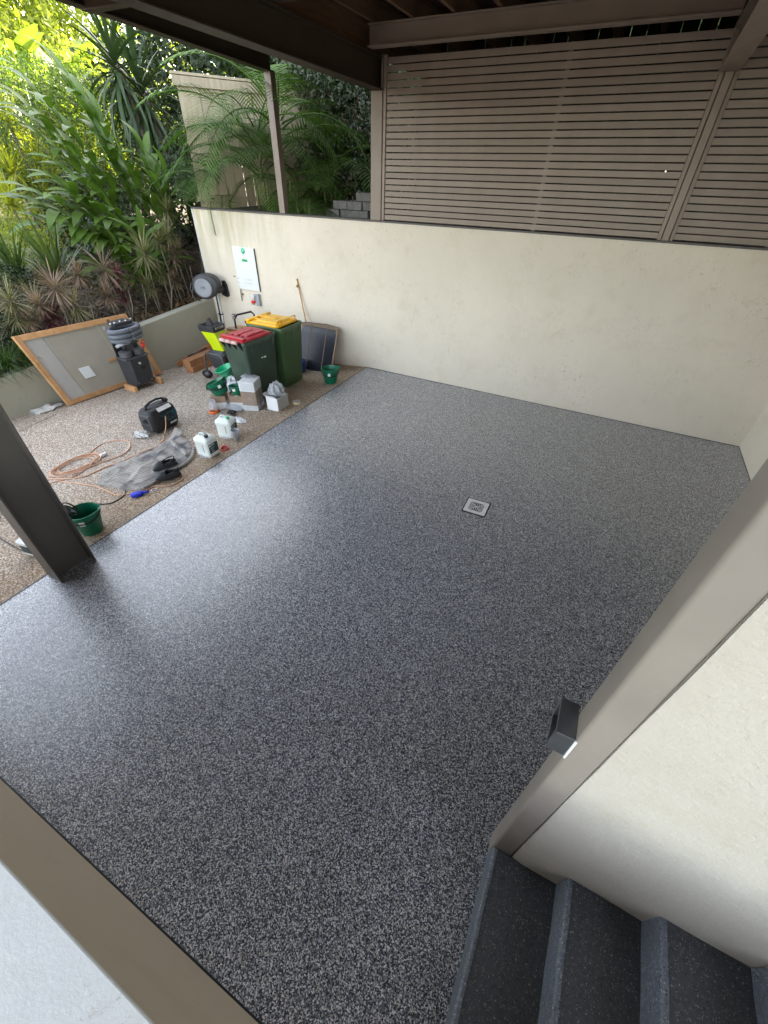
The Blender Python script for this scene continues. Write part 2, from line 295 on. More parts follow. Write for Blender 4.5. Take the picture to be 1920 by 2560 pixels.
M = dict(
 epoxy=m_epoxy(), agg=m_aggregate(), stair=m_stair(),
 cream=m_render('cream_render', (.745, .67, .56), .75), cream2=m_render('cream_render_smooth', (.52, .48, .415), 0, .45, False, 1.3),
 white=m_render('white_wall_cap', (.80, .80, .785), 0, .25, True, .15), cem=m_render('cement_render', (.40, .385, .31), .0, .8, False),
 nearface=m_render('taupe_painted_render', (.64, .53, .395), 0, .5, False, .3),
 steel=mat('taupe_steel', (.135, .108, .082), .5, .10, 3, .12, 160, spec=.4), beamsteel=mat('brown_steel_beam', (.062, .044, .029), .55, .10, 3, .12, 160, spec=.4),
 darksteel=mat('dark_grey_steel', (.088, .078, .068), .5, .10, 3, .08, 160), slat=mat('taupe_slat', (.255, .203, .163), .42, .09, 4, .06, 120, spec=.5, wear=.05),
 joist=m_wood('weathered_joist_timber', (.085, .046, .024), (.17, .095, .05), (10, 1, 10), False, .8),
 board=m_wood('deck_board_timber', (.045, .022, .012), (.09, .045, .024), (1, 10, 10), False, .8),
 fence=m_wood('bleached_paling', (.30, .245, .17), (.46, .39, .27), (8, 8, 1), False, .8), pine=m_wood('pine_timber', (.46, .235, .10), (.62, .35, .165), (4, 4, 4)),
 pine2=m_wood('red_brown_timber', (.30, .13, .055), (.46, .22, .10), (2, 2, 2), False),
 sheet=mat('grey_sheet', (.36, .33, .27), .7, .06, 3, .05, 40), sheet2=mat('grey_sheet_cut', (.40, .385, .36), .7, .05, 3, .05, 40), ink=mat('dark_ink', (.09, .085, .08), .7, .1),
 grass=leafmat('grass_blades', (.020, .050, .012), (.07, .14, .03)), soil=mat('mulch_soil', (.045, .032, .022), .95, .4, 8, .8, 30, c2=(.09, .065, .045)),
 lawn=mat('far_lawn', (.06, .10, .03), .9, .3, 2, .5, 20, c2=(.14, .17, .05)),
 ginger=leafmat('ginger_leaf', (.030, .070, .013), (.115, .20, .030), .42), gstem=mat('green_cane', (.06, .10, .03), .5),
 cordr=leafmat('red_cordyline_leaf', (.10, .072, .048), (.31, .215, .15), .5, .2), cordg=leafmat('olive_cordyline_leaf', (.075, .075, .03), (.25, .23, .11), .5, .22),
 cordp=leafmat('dark_plum_leaf', (.07, .018, .025), (.17, .05, .06), .5, .2), cordy=leafmat('yellow_green_strap_leaf', (.16, .20, .02), (.46, .46, .06), .5, .5),  # cordy is lightened, sun glow put into its colour
 trunk=mat('pale_bark', (.20, .165, .13), .9, .3, 20, .5, 60), yucca=leafmat('yucca_leaf', (.016, .035, .014), (.05, .085, .03), .38, .2),
 palm=leafmat('palm_leaflet', (.026, .066, .010), (.10, .19, .025), .65, .3), rachis=mat('palm_stalk', (.16, .17, .05), .5),
 strap=leafmat('strap_leaf', (.030, .062, .018), (.10, .15, .045), .4, .28), banana=leafmat('paddle_leaf', (.10, .16, .03), (.24, .30, .06), .45, .5),  # banana has extra sunlit brightness put into its colour
 bush=leafmat('dark_shrub_leaf', (.008, .020, .006), (.034, .062, .015), .5, .2), bushl=leafmat('sunlit_shrub_leaf', (.11, .16, .02), (.34, .38, .06), .5, .5), hedge=leafmat('hedge_leaf', (.030, .058, .012), (.10, .16, .028), .5, .35),  # bushl carries sunlit glare in its yellow colour
 vine=leafmat('vine_leaf', (.010, .020, .008), (.036, .056, .018), .4, .12), twig=mat('brown_twig', (.13, .085, .05), .9, .3, 20, .4),
 ktree=leafmat('canopy_leaf', (.016, .034, .010), (.06, .10, .022), .5, .3), flower=leafmat('orange_bract', (.5, .12, .03), (.7, .3, .06), .5, .4),
 greenbin=mat('dark_green_bin', (.034, .058, .042), .38, .12, 4, .03, 80, c2=(.048, .078, .055)), greenbin2=mat('bottle_green_bin', (.050, .095, .038), .36, .12, 4, .03, 80),
 redlid=mat('faded_red_lid', (.50, .022, .035), .42, .10, 4), yellowlid=mat('yellow_lid', (.82, .43, .004), .35, .06, 4), grip=mat('pale_pink_grip', (.62, .40, .36), .5),
 bucket=mat('green_bucket', (.004, .145, .075), .33, .08, 4), tub=mat('bright_green_tub', (.01, .36, .17), .3, .06, 4), black=mat('black_plastic', (.012, .012, .014), .4, .2, 8),
 blackm=mat('matt_black', (.016, .016, .018), .6, .2, 8, .1, 120), grey=mat('grey_plastic', (.09, .092, .10), .45, .12, 6), dgrey=mat('dark_grey_plastic', (.035, .036, .042), .5, .15, 6),
 lgrey=mat('light_grey_plastic', (.30, .32, .36), .5, .08, 6), hose=mat('grey_vacuum_hose', (.13, .145, .175), .5, .15, 10), cuff=mat('hose_cuff', (.36, .38, .42), .45),
 whitep=mat('white_plastic', (.70, .72, .72), .4, .03, 4), jug=mat('milky_white_drum', (.74, .79, .77), .35, .05, 5), card=mat('brown_cardboard', (.33, .235, .165), .8, .12, 5, .1, 40),
 whitecard=mat('white_carton', (.74, .75, .77), .6, .04, 5, .06, 30), greycard=mat('grey_carton', (.47, .45, .43), .7, .05, 5), darkcard=mat('dark_brown_card', (.20, .145, .10), .8, .1, 5),  # darkcard is a darker brown than card
 wrap=m_clear('plastic_wrap', (.82, .85, .9), .86, .2), bag=m_clear('grey_plastic_bag', (.56, .58, .60), .35, .25), cup=m_clear('clear_plastic', (.85, .89, .95), .62, .12), col=mat('light_taupe_column', (.275, .24, .205), .38, .10, 4, .05, 120, wear=.28), 
 label=mat('dark_teal_label', (.006, .040, .042), .4, .1), teal=mat('teal_panel', (.004, .075, .095), .35, .1), labelw=mat('white_sticker', (.78, .78, .76), .5, .03),
 lime=mat('lime_green_plastic', (.50, .62, .004), .35, .05, 4), red=mat('red_plastic', (.62, .02, .02), .4, .08), orange=mat('orange_plastic', (.85, .17, .015), .4, .08),
 blue=mat('blue_bristle', (.006, .03, .55), .6, .25, 60), cord=mat('orange_cord', (.68, .32, .18), .5, .15, 6, c2=(.76, .50, .34)), bcord=mat('black_cord', (.03, .028, .03), .5),
 carpet=mat('grey_drop_mat', (.22, .205, .19), .95, .18, 3, .6, 90, c2=(.30, .28, .26)), shoe=mat('grey_black_foam_clog', (.028, .031, .036), .5, .2, 6),
 chrome=mat('stainless_steel', (.60, .60, .60), .28, .06, 8, 0, 60, metal=1), zinc=mat('galvanised_box', (.27, .285, .31), .33, .15, 9, .05, 60, metal=.85), pit_shade=mat('pit_shade_black', (.006, .006, .006), .9),
 gal=mat('satin_drain_metal', (.80, .80, .80), .4, .05, 10, 0, 60, metal=.15), tape=mat('cream_tape', (.66, .58, .36), .6), panel=mat('blue_black_panel', (.022, .024, .036), .32, .2, 10, .1, 60, scl=(6, 6, .5)),
 block=mat('grey_stone_block', (.13, .125, .115), .95, .3, 8, 1.0, 30), pipe=mat('white_pvc_pipe', (.68, .70, .70), .4, .03), greenp=mat('green_print', (.02, .42, .16), .5),
 greyp=mat('grey_print', (.42, .43, .46), .6), brass=mat('brass_padlock', (.35, .25, .10), .35, .1, metal=.8), bamboo=mat('bamboo_stick', (.48, .27, .10), .5, .2, 30), seal=mat('dark_sealant', (.02, .022, .028), .5),
 tarp=mat('orange_brown_cover', (.48, .22, .05), .6, .2, 8), capping=mat('dark_coping_metal', (.085, .075, .07), .5), rubble=mat('pale_rubble', (.55, .54, .52), .9, .15, 30, .5, 60),
 knob=mat('silver_screw', (.7, .7, .7), .3, .05, metal=.9),
)

# ================================================================ SETTING
YW = 6.65; B = MB
S = 'structure'
o = B().add([(-3.645, -.3, 0), (2.19, -.3, 0), (2.19, YW, 0), (-3.73, YW, 0)], [(0, 1, 2, 3)]).build('carport_floor', M['epoxy']); tag(o, kind=S)
o = B().prism([(-3.645, -.3), (2.19, -.3), (2.19, YW), (-3.73, YW)], -.3, -.004).build('floor_slab', M['cem']); tag(o, kind=S)
# sealant line between the slab and the driveway and along the walls
b = B(); b.add([(-3.657, -.3, .002), (-3.643, -.3, .002), (-3.728, YW, .002), (-3.742, YW, .002)], [(0, 1, 2, 3)])
b.span((-3.73, YW-.006, 0), (2.19, YW+.004, .005)); b.span((2.184, .9, 0), (2.194, YW, .005)); b.span((-3.6, -.266, 0), (.31, -.256, .004))
tag(b.build('edge_joint', M['seal']), kind=S)
b = B()
for k in range(24): b.span((-3.66+.121*k, 3.556-.0006*k+random.uniform(-.0012, .0012), 0), (-3.66+.121*k+.112, 3.5595-.0006*k, .0022))
tag(b.build('floor_joint', mat('filled_joint', (.20, .215, .25), .35, .4, 40)), kind=S)
V = []; F_ = []; nx, ny = 30, 70
for j in range(ny+1):
    for i in range(nx+1):
        y = -7 + (YW+7)*j/ny; xe = -3.645 - (y+.3)*.0122; x = -7.6 + (xe+7.6)*i/nx
        V.append((x, y, ground(x, y) + (.0016*math.sin(x*7.1+y*3.3) if 0 < i < nx else 0)))
for j in range(ny):
    for i in range(nx): a = j*(nx+1)+i; F_.append((a, a+1, a+nx+2, a+nx+1))
o = link('driveway', fastmesh('driveway', V, F_), M['agg']); tag(o, kind=S)
# control joint cut across the driveway
b = B(); L = [(-7.3, 1.35), (-6.805, 2.32), (-6.40, 3.3), (-6.15, 4.1), (-5.6, 5.6), (-5.25, 6.6)]
L = [(-7.3, 1.7), (-7.0, 2.5), (-6.25, 4.0), (-5.75, 5.1), (-5.2, 6.6)]
L = [(-6.963, 2.78), (-6.805, 2.32), (-6.6, 1.6)]
for P in ([(-6.6, 1.5), (-6.963, 2.78)], [(-6.09, 4.0), (-6.62, 5.2)]):
    (x0, y0), (x1, y1) = P; n = Vector((y1-y0, x0-x1, 0)).normalized()*.004; k = 8; vs2 = []
    for i in range(k+1):
        x = x0+(x1-x0)*i/k; y = y0+(y1-y0)*i/k
        vs2 += [(x-n.x, y-n.y, ground(x, y)+.004), (x+n.x, y+n.y, ground(x, y)+.004)]
    b.add(vs2, [(2*i, 2*i+1, 2*i+3, 2*i+2) for i in range(k)])
tag(b.build('control_joint', M['seal']), kind=S)

def rettop(y): return .433 + (y-2.6)*.0793
def terrain(x, y):
    if x > -7.45:
        if y > YW+.15: return 2.2 + .02*max(0, y-YW)
        return -1.0
    d = -7.45 - x
    lo = rettop(max(min(y, 7), -3)) - .06 + .11*d
    hi = 2.1 + .03*d
    k = min(max((y-6.6)/1.8, 0), 1); k = k*k*(3-2*k); k *= max(0, 1-d/6)
    return lo + (hi-lo)*k + .05*math.sin(x*1.7)*math.cos(y*1.3)
xs = np.concatenate([np.linspace(-140, -20, 20), np.linspace(-19, -7.6, 38), [-7.452, -7.448], np.linspace(-7, 20, 12), np.linspace(30, 140, 8)])
ys = np.concatenate([np.linspace(-140, -8, 12), np.linspace(-6, 6.6, 30), [6.78, 6.82], np.linspace(7, 16, 26), np.linspace(20, 140, 14)])
V = [(x, y, terrain(x, y)) for y in ys for x in xs]; n = len(xs)
F_ = [(j*n+i, j*n+i+1, (j+1)*n+i+1, (j+1)*n+i) for j in range(len(ys)-1) for i in range(n-1)]
gme = fastmesh('garden_ground', V, F_); gme.polygons.foreach_set('use_smooth', [True]*len(F_))
tag(link('garden_ground', gme, M['soil']), kind=S)

# walls
t = thing('rendered_wall', 'long cream rendered wall behind the glossy floor, slatted screens standing on it', 'wall', (-2.5, YW, 0))
def local(t_, o_):                               # keep world placement of a part built in world coordinates
    o_.parent = t_; o_.matrix_parent_inverse = (Matrix.Translation(t_.location) @ t_.rotation_euler.to_matrix().to_4x4()).inverted(); return o_
M['cream_main'] = m_render('cream_render_stained', (.745, .67, .56), .75)
b = B()
# gently uneven front face
nx, nz = 90, 22; V = []; 
for j in range(nz+1):
    for i in range(nx+1):
        x = -7.42 + (2.6+7.42)*i/nx; z = -.6 + 2.84*j/nz
        V.append((x, YW + .004*math.sin(x*2.3+z)*math.cos(z*3.1-x), z))
F_ = [(j*(nx+1)+i, j*(nx+1)+i+1, (j+1)*(nx+1)+i+1, (j+1)*(nx+1)+i) for j in range(nz) for i in range(nx)]
b.add(V, F_, smooth=True); b.span((-7.42, YW+.012, -.6), (2.6, YW+.19, 2.238))
local(t, b.build('wall_body', M['cream_main']))
local(t, B().span((-7.43, YW-.012, 2.241), (2.6, YW+.2, 2.262)).build('coping', M['capping']))
local(t, B().span((-7.44, YW-.004, -.4), (-7.423, YW+.03, 2.24)).build('corner_bead', M['whitep']))
tag(B().span((2.19, .86, -.2), (2.4, YW-.002, 4.10)).build('rendered_wall', M['cream']), 'short cream rendered wall meeting the long wall at the far right corner of the floor', 'wall')  # unseen upper part raised to the deck to block light from the right
b = B(); nx = 60; nz = 24; V = []
x0, x1, z0, z1 = .4108, 3.2, -.1, 2.30
b.span((x0, .735, z0), (x1, .86, z1))
def stepz(x):                                     # stairs run up to +x
    return 0
for j in range(nz+1):
    for i in range(nx+1):
        x = x0 + (x1-x0)*i/nx; z = z0+(z1-z0)*j/nz
        V.append((x, .722 + .0035*math.sin(x*9+z*4)*math.cos(z*7-x*3) + (.006 if i == 0 else 0), z))
b.add(V, [(j*(nx+1)+i, j*(nx+1)+i+1, (j+1)*(nx+1)+i+1, (j+1)*(nx+1)+i) for j in range(nz) for i in range(nx)], smooth=True)
tag(b.build('rendered_wall', M['cream2']), 'pale rendered wall rising beside the dark stairs, behind the near steel column', 'wall')
# retaining wall of the garden bed
b = B(); n = 24; V = []
for i in range(n+1):
    y = -5 + (YW-.004+5)*i/n; zt = rettop(y)
    for x, z in ((-7.37, -.7), (-7.372, zt-.012), (-7.382, zt), (-7.54, zt+.002), (-7.55, zt-.01), (-7.55, -.7)): V.append((x+.003*math.sin(y*3), y, z))
b.add(V, [(i*6+k, i*6+(k+1) % 6, (i+1)*6+(k+1) % 6, (i+1)*6+k) for i in range(n) for k in range(6)] + [tuple(range(6)), tuple(n*6+k for k in range(6))])
tag(b.build('retaining_wall', M['cem']), 'low grey-beige retaining wall holding up the garden bed along the driveway', 'wall')
# landing the photograph is taken from
t = thing('raised_landing', 'white topped landing with a taupe face in the bottom left foreground', 'landing', (-2, -.3, 0))
b = B(); nx = 60; V = []
for j, z in enumerate(np.linspace(-.1, 1.203, 14)):
    for i in range(nx+1):
        x = -4.2 + 4.2*i/nx + .31*i/nx + 3.0*0
        V.append((x, -.264 + .0025*math.sin(x*5.1)*math.sin(z*6), z))
b.add(V, [(j*(nx+1)+i, j*(nx+1)+i+1, (j+1)*(nx+1)+i+1, (j+1)*(nx+1)+i) for j in range(13) for i in range(nx)], smooth=True)
b.span((.3, -.262, -.1), (3.2, -.29, 1.203))
b.span((-4.2, -2.6, -.1), (3.2, -.27, 1.195))
local(t, b.build('landing_face', M['nearface']))
local(t, B().span((-4.2, -2.6, 1.197), (3.2, -.2605, 1.213), bev=.004).build('landing_top', M['white']))
# stairs
t = thing('concrete_stairs', 'dark speckled stairs with paler risers climbing to the right in the foreground', 'stairs', (.316, .2, 0))
R_, T_ = .1733, .300
M['riser'] = m_stair('step_nosing_coating', (.125, .142, .175), (.40, .40, .40))
for k in range(8):
    x0 = .316 + (0.309-.316+ .0)*0 + k*.300 + (0.007 if k else 0)
    hz = R_*(k+1)
    bm_ = B().prism([(x0+.012, hz-R_-.05), (x0+.012, hz-.006), (x0+.02, hz), (x0+T_+.05, hz), (x0+T_+.05, hz-R_-.05)], -.262, .722, 'y')
    st = local(t, bm_.build('step', M['stair']))
    prof = []
    b = B(); ny = 16; V = []
    pr = [(x0, hz-R_+.0), (x0, hz-.012), (x0+.004, hz-.002), (x0+.012, hz+.003), (x0+.024, hz+.003)]
    for j in range(ny+1):
        y = -.262 + .982*j/ny; wv = .0012*math.sin(y*23+k)
        for (x, z) in pr: V.append((x+wv, y, z))
    b.add(V, [(j*5+i, j*5+i+1, (j+1)*5+i+1, (j+1)*5+i) for j in range(ny) for i in range(4)], smooth=True)
    rs = b.build('riser', M['riser']); local(t, rs)

# steel frame ----------------------------------------------------------------
def ibeam(a, bpt, wd, dp, m, tf=.014, tw=.01, side=0):
    """beam from a to b (centre of underside), flanges wd wide, depth dp; returns MB"""
    a = Vector(a); c = Vector(bpt); d = (c-a); Ln = d.length; d.normalize()
    up = Vector((0, 0, 1)); lat = d.cross(up).normalized(); up = lat.cross(d).normalized()
    X = Matrix(((d.x, lat.x, up.x, a.x), (d.y, lat.y, up.y, a.y), (d.z, lat.z, up.z, a.z), (0, 0, 0, 1)))
    b_ = B(); b_.span((0, -wd/2, 0), (Ln, wd/2, tf), X, .003); b_.span((0, -wd/2, dp-tf), (Ln, wd/2, dp), X, .003)
    b_.span((0, -tw/2+side*(wd/2-tw), tf), (Ln, tw/2+side*(wd/2-tw), dp-tf), X)
    return b_
def beam(label, parts):
    o_ = parts; tag(o_, label, 'beam', 'brown steel beams of the carport roof'); return o_
beam('brown steel roof beam running from the near left column to the far post', ibeam((-3.572, -3.4, 3.64), (-3.572, 6.77, 3.64), .176, .29, None).build('steel_beam', M['beamsteel']))
beam('outermost brown roof beam, crossing above the garden to the thin far post', ibeam((-5.34, -3.4, 4.09), (-5.34, 6.74, 3.88), .13, .30, None).build('steel_beam', M['beamsteel']))
beam('taupe roof beam at the top right corner, above the near right column', ibeam((.318, -3.4, 3.64), (.318, 6.76, 3.64), .176, .29, None).build('steel_beam', M['slat']))
beam('horizontal brown channel beam crossing just above the slatted screens', ibeam((-3.48, 6.30, 3.94), (.226, 6.30, 3.94), .12, .185, None, side=.0).build('steel_beam', M['slat']))
beam('short brown tie between the two left roof beams', ibeam((-5.28, 4.0, 3.90), (-3.66, 4.0, 3.90), .10, .18, None).build('steel_beam', M['beamsteel']))
beam('second channel beam at the top edge, nearer than the one over the screens', ibeam((-3.48, 4.55, 3.94), (.226, 4.55, 3.94), .12, .185, None).build('steel_beam', M['beamsteel']))
tag(B().span((-3.60, -3.4, 3.935), (-3.56, 8.4, 4.36)).build('fascia_board', M['joist']), 'dark timber fascia board on top of the left roof beam', 'board')
tag(B().span((.30, -3.4, 3.935), (.34, 8.4, 4.12)).build('fascia_board', M['joist']), 'dark timber bearer on top of the right roof beam', 'board')
# columns
b = B(); b.span((-3.655, .79, 0), (-3.455, .804, 3.638), bev=.002); b.span((-3.655, 1.092, 0), (-3.455, 1.106, 3.638), bev=.002); b.span((-3.56, .804, 0), (-3.55, 1.092, 3.638))
tag(b.build('steel_column', M['darksteel']), 'dark H-section steel column on the left edge of the glossy floor', 'column')
t = thing('steel_post', 'thin light taupe post standing on the wall beside the palm fronds', 'post', (-5.34, 6.71, 2.26))
local(t, B().span((-5.398, 6.66, 2.264), (-5.285, 6.77, 3.9), bev=.006).build('post_body', M['slat']))
t = thing('steel_post', 'taupe post on the wall at the left end of the slatted screen', 'post', (-3.57, 6.7, 2.26))
local(t, B().span((-3.659, 6.655, 2.264), (-3.487, 6.77, 3.638), bev=.006).build('post_body', M['slat']))
local(t, B().span((-3.50, 6.645, 3.64), (-3.484, 6.79, 3.95)).build('end_plate', M['slat']))
t = thing('steel_post', 'taupe post on the wall between the two slatted screens', 'post', (.33, 6.7, 2.26))
local(t, B().span((.292, 6.625, 2.264), (.367, 6.75, 3.638), bev=.006).build('post_body', M['slat']))
local(t, B().span((.232, 6.64, 3.62), (.25, 6.78, 3.97)).build('end_plate', M['slat']))
tcol = thing('steel_column', 'taupe box column in the right foreground, standing at the foot of the stairs', 'column', (.36, .78, 0))
b = B(); b.loft([rrect(.094, .105, .012, z, 4, .363, .780) for z in (0, .9, 1.8, 2.7, 3.638)]); local(tcol, b.build('column_body', M['col'], auto=40))
for q in tcol.children: pass
# slatted screens
def screen(x0, x1, label, nslat=24):
    t_ = thing('slatted_screen', label, 'screen', ((x0+x1)/2, 6.7, 2.264), group='slatted screens standing on the wall')
    z0, z1 = 2.272, 3.93; p = (z1-z0)/nslat
    me = B().box((0, 0, 0), (x1-x0-.085, .016, p-.0118), bev=.002).mesh('slat')
    for i in range(nslat):
        s_ = link('slat', me, M['slat'], t_, (0, -.012 + random.uniform(-.0012, .0012), z0+p*(i+.5)-2.264)); s_.rotation_euler = (random.uniform(-.012, .012), random.uniform(-.00035, .00035), 0)
    for xx in (x0, x1-.04): 
        o_ = B().span((xx, 6.664, 2.265), (xx+.04, 6.73, 3.945), bev=.003).build('frame', M['slat']); local(t_, o_)
    k = int((x1-x0)/1.25)
    for i in range(1, k+1):
        if x0 < -3 and i != 2: continue
        xx = x0+(x1-x0)*i/(k+1)+(.37 if x0 < -3 else 0); local(t_, B().span((xx-.022, 6.702, 2.265), (xx+.022, 6.73, 3.93)).build('backing_strip', M['slat']))
    return t_
screen(-3.478, .284, 'wide taupe slatted screen standing on the wall in the middle of the picture')
screen(.374, 3.3, 'taupe slatted screen at the far right, cut by the picture edge')
# roof deck
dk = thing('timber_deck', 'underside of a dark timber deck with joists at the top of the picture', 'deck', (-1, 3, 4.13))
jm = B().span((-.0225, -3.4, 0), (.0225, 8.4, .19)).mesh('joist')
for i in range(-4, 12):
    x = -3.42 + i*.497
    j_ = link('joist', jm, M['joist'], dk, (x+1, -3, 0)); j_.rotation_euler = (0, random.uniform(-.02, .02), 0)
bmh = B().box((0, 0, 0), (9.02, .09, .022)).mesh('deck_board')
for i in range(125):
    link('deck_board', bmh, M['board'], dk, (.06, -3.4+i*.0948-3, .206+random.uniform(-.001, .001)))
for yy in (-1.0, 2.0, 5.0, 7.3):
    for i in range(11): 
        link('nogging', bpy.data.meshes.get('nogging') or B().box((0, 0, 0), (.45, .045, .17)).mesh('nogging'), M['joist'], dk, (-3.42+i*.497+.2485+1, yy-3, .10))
# drain
t = thing('floor_drain', 'square metal floor drain grate set in the glossy floor', 'drain', (-.625, 3.555, .0), rot=math.radians(1.5))
B().box((0, 0, .001), (.262, .272, .002)).build('drain_pit_shade', M['pit_shade'], t)  # flat near-black plate, the pit's shade put into its colour
b = B(); Wd = .235; I = .155
for a in ((-Wd/2, -Wd/2, Wd/2, -I/2), (-Wd/2, I/2, Wd/2, Wd/2), (-Wd/2, -I/2, -I/2, I/2), (I/2, -I/2, Wd/2, I/2)): b.span((a[0], a[1], .003), (a[2], a[3], .008))
b.build('drain_frame', M['gal'], t)
for dx in (1, 0):
    b = B()
    for k in range(-3, 4):
        u = k*.0205
        for sg in (1, -1):
            lo_, hi_ = abs(u)+.004, I/2
            if hi_-lo_ < .005: continue
            p0, p1 = ((u-.003, sg*lo_), (u+.003, sg*hi_))
            if dx: b.span((p0[0], p0[1], .0035), (p1[0], p1[1], .007))
            else: b.span((p0[1], p0[0], .0035), (p1[1], p1[0], .007))
    b.build('grate', M['gal'], t)
b = B()
for s_ in (1, -1): b.box((0, 0, .0055), (I*1.36, .005, .003), Matrix.Rotation(s_*PI/4, 4, 'Z'))
b.build('grate_rib', M['gal'], t)
# fence behind the palms
fS = Vector((-8.14, 7.55, 0)); fd = Vector((.595, .804, 0)).normalized(); ang = math.atan2(fd.y, fd.x)
ft = thing('paling_fence', 'tall pale timber paling fence behind the palm fronds', 'fence', fS + fd*3, ang)
pm = [B().box((0, 0, 0), (.183, .016, 2.3), bev=.002).mesh('paling') for _ in range(2)]
for i in range(44):
    u = -3 + .1 + i*.19
    q = link('paling', pm[i % 2], M['fence'], ft, (u, -.010 if i % 2 else .004, 2.95+random.uniform(-.008, .008))); q.rotation_euler = (0, random.uniform(-.006, .006), 0)
for nm, z, h_, dp in (('cap_rail', 4.11, .035, .09), ('top_rail', 4.015, .13, .03), ('bottom_rail', 2.35, .09, .04)):
    B().box((1.1, -.035 if nm != 'cap_rail' else -.01, z), (8.3, dp, h_)).build(nm, M['fence'], ft)
# boards added at the back of the deck, blocking light beyond the slats
bt = thing('light_blocking_boards', 'dark boards added behind the slatted screens to block light in their gaps', 'screen', (0, 8.385, 2.1))
hm = B().box((0, 0, 0), (.181, .018, 2.2)).mesh('blocking_board')
M['backb'] = m_wood('gap_shade_boards', (.022, .018, .015), (.05, .04, .03), (8, 8, 1), False, .8)  # shade of the slat gaps put into a near-black colour
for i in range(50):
    link('blocking_board', hm, M['backb'], bt, (-3.6+.19*i+random.uniform(-.002, .002), random.uniform(-.004, .004), 1.122))
# stacked stone blocks behind the wall
bl = [(-4.85, 2.20), (-4.56, 2.20), (-4.27, 2.20), (-3.98, 2.2), (-4.70, 2.322), (-4.41, 2.322), (-4.12, 2.322), (-4.23, 2.444), (-3.94, 2.444)]
names = ['leftmost grey stone block in the bottom row behind the wall', 'second grey stone block from the left in the bottom row behind the wall', 'third grey stone block in the bottom row behind the wall', 'right grey stone block in the bottom row, half hidden by the post',
 'left grey stone block in the middle row behind the wall', 'middle grey stone block in the middle row behind the wall', 'right grey stone block in the middle row beside the post', 'top grey stone block of the stack beside the post', 'top stone block of the stack behind the post']
for (x, z), lb in zip(bl, names):
    b = B(); b.box((0, 0, .06), (.282, .2, .117), bev=.010)
    tag(b.build('stone_block', M['block'], None, (x+random.uniform(-.01, .01), 7.55+random.uniform(-.02, .02), z), (0, 0, random.uniform(-.06, .06))), lb, 'block', 'stacked stone blocks behind the wall')

# ================================================================ PLANTS
def strap_np(base, d, L, wd, droop, seg=5, up=(0, 0, 1), fold=.0, basew=.5):
    """one strap leaf; returns verts (seg+1)*2 and quads"""
    d = np.asarray(d, float); d /= np.linalg.norm(d)
    side = np.cross(d, up); nl = np.linalg.norm(side); side = side/nl if nl > 1e-4 else np.array([1., 0, 0])
    V = []; p = np.array(base, float); dd = d.copy()
    for i in range(seg+1):
        t = i/seg; wf = (basew+(1-basew)*min(1, t*3))*(1-max(0, (t-.45)/.55)**1.6)
        V.append(p - side*wd/2*wf); V.append(p + side*wd/2*wf)
        dd = dd + np.array([0, 0, -droop/seg*(.4+t)]); dd /= np.linalg.norm(dd); p = p + dd*L/seg
    Fq = [(2*i, 2*i+1, 2*i+3, 2*i+2) for i in range(seg)]
    return V, Fq
class LB:                                        # leaf collector (numpy friendly)
    def __init__(s): s.V = []; s.F = []
    def add(s, VF):
        o_ = len(s.V); s.V += VF[0]; s.F += [[i+o_ for i in f] for f in VF[1]]
    def build(s, name, m, parent): 
        return link(name, fastmesh(name, s.V, s.F), m, parent)
def rosette(c, R_, n, wd, el0=-25, el1=85, droop=.35, axis=None):
    lb = LB(); c = np.array(c)
    for i in range(n):
        el = math.asin(random.uniform(math.sin(math.radians(el0)), .99)); az = i*2.39996+random.uniform(-.2, .2)
        d = np.array([math.cos(az)*math.cos(el), math.sin(az)*math.cos(el), math.sin(el)])
        L = R_*random.uniform(.75, 1.1)
        lb.add(strap_np(c + np.array([0, 0, -.12*R_*(1-math.sin(max(el, 0)))]), d, L, wd*random.uniform(.8, 1.2), droop*random.uniform(.3, 1.3), 4))
    return lb
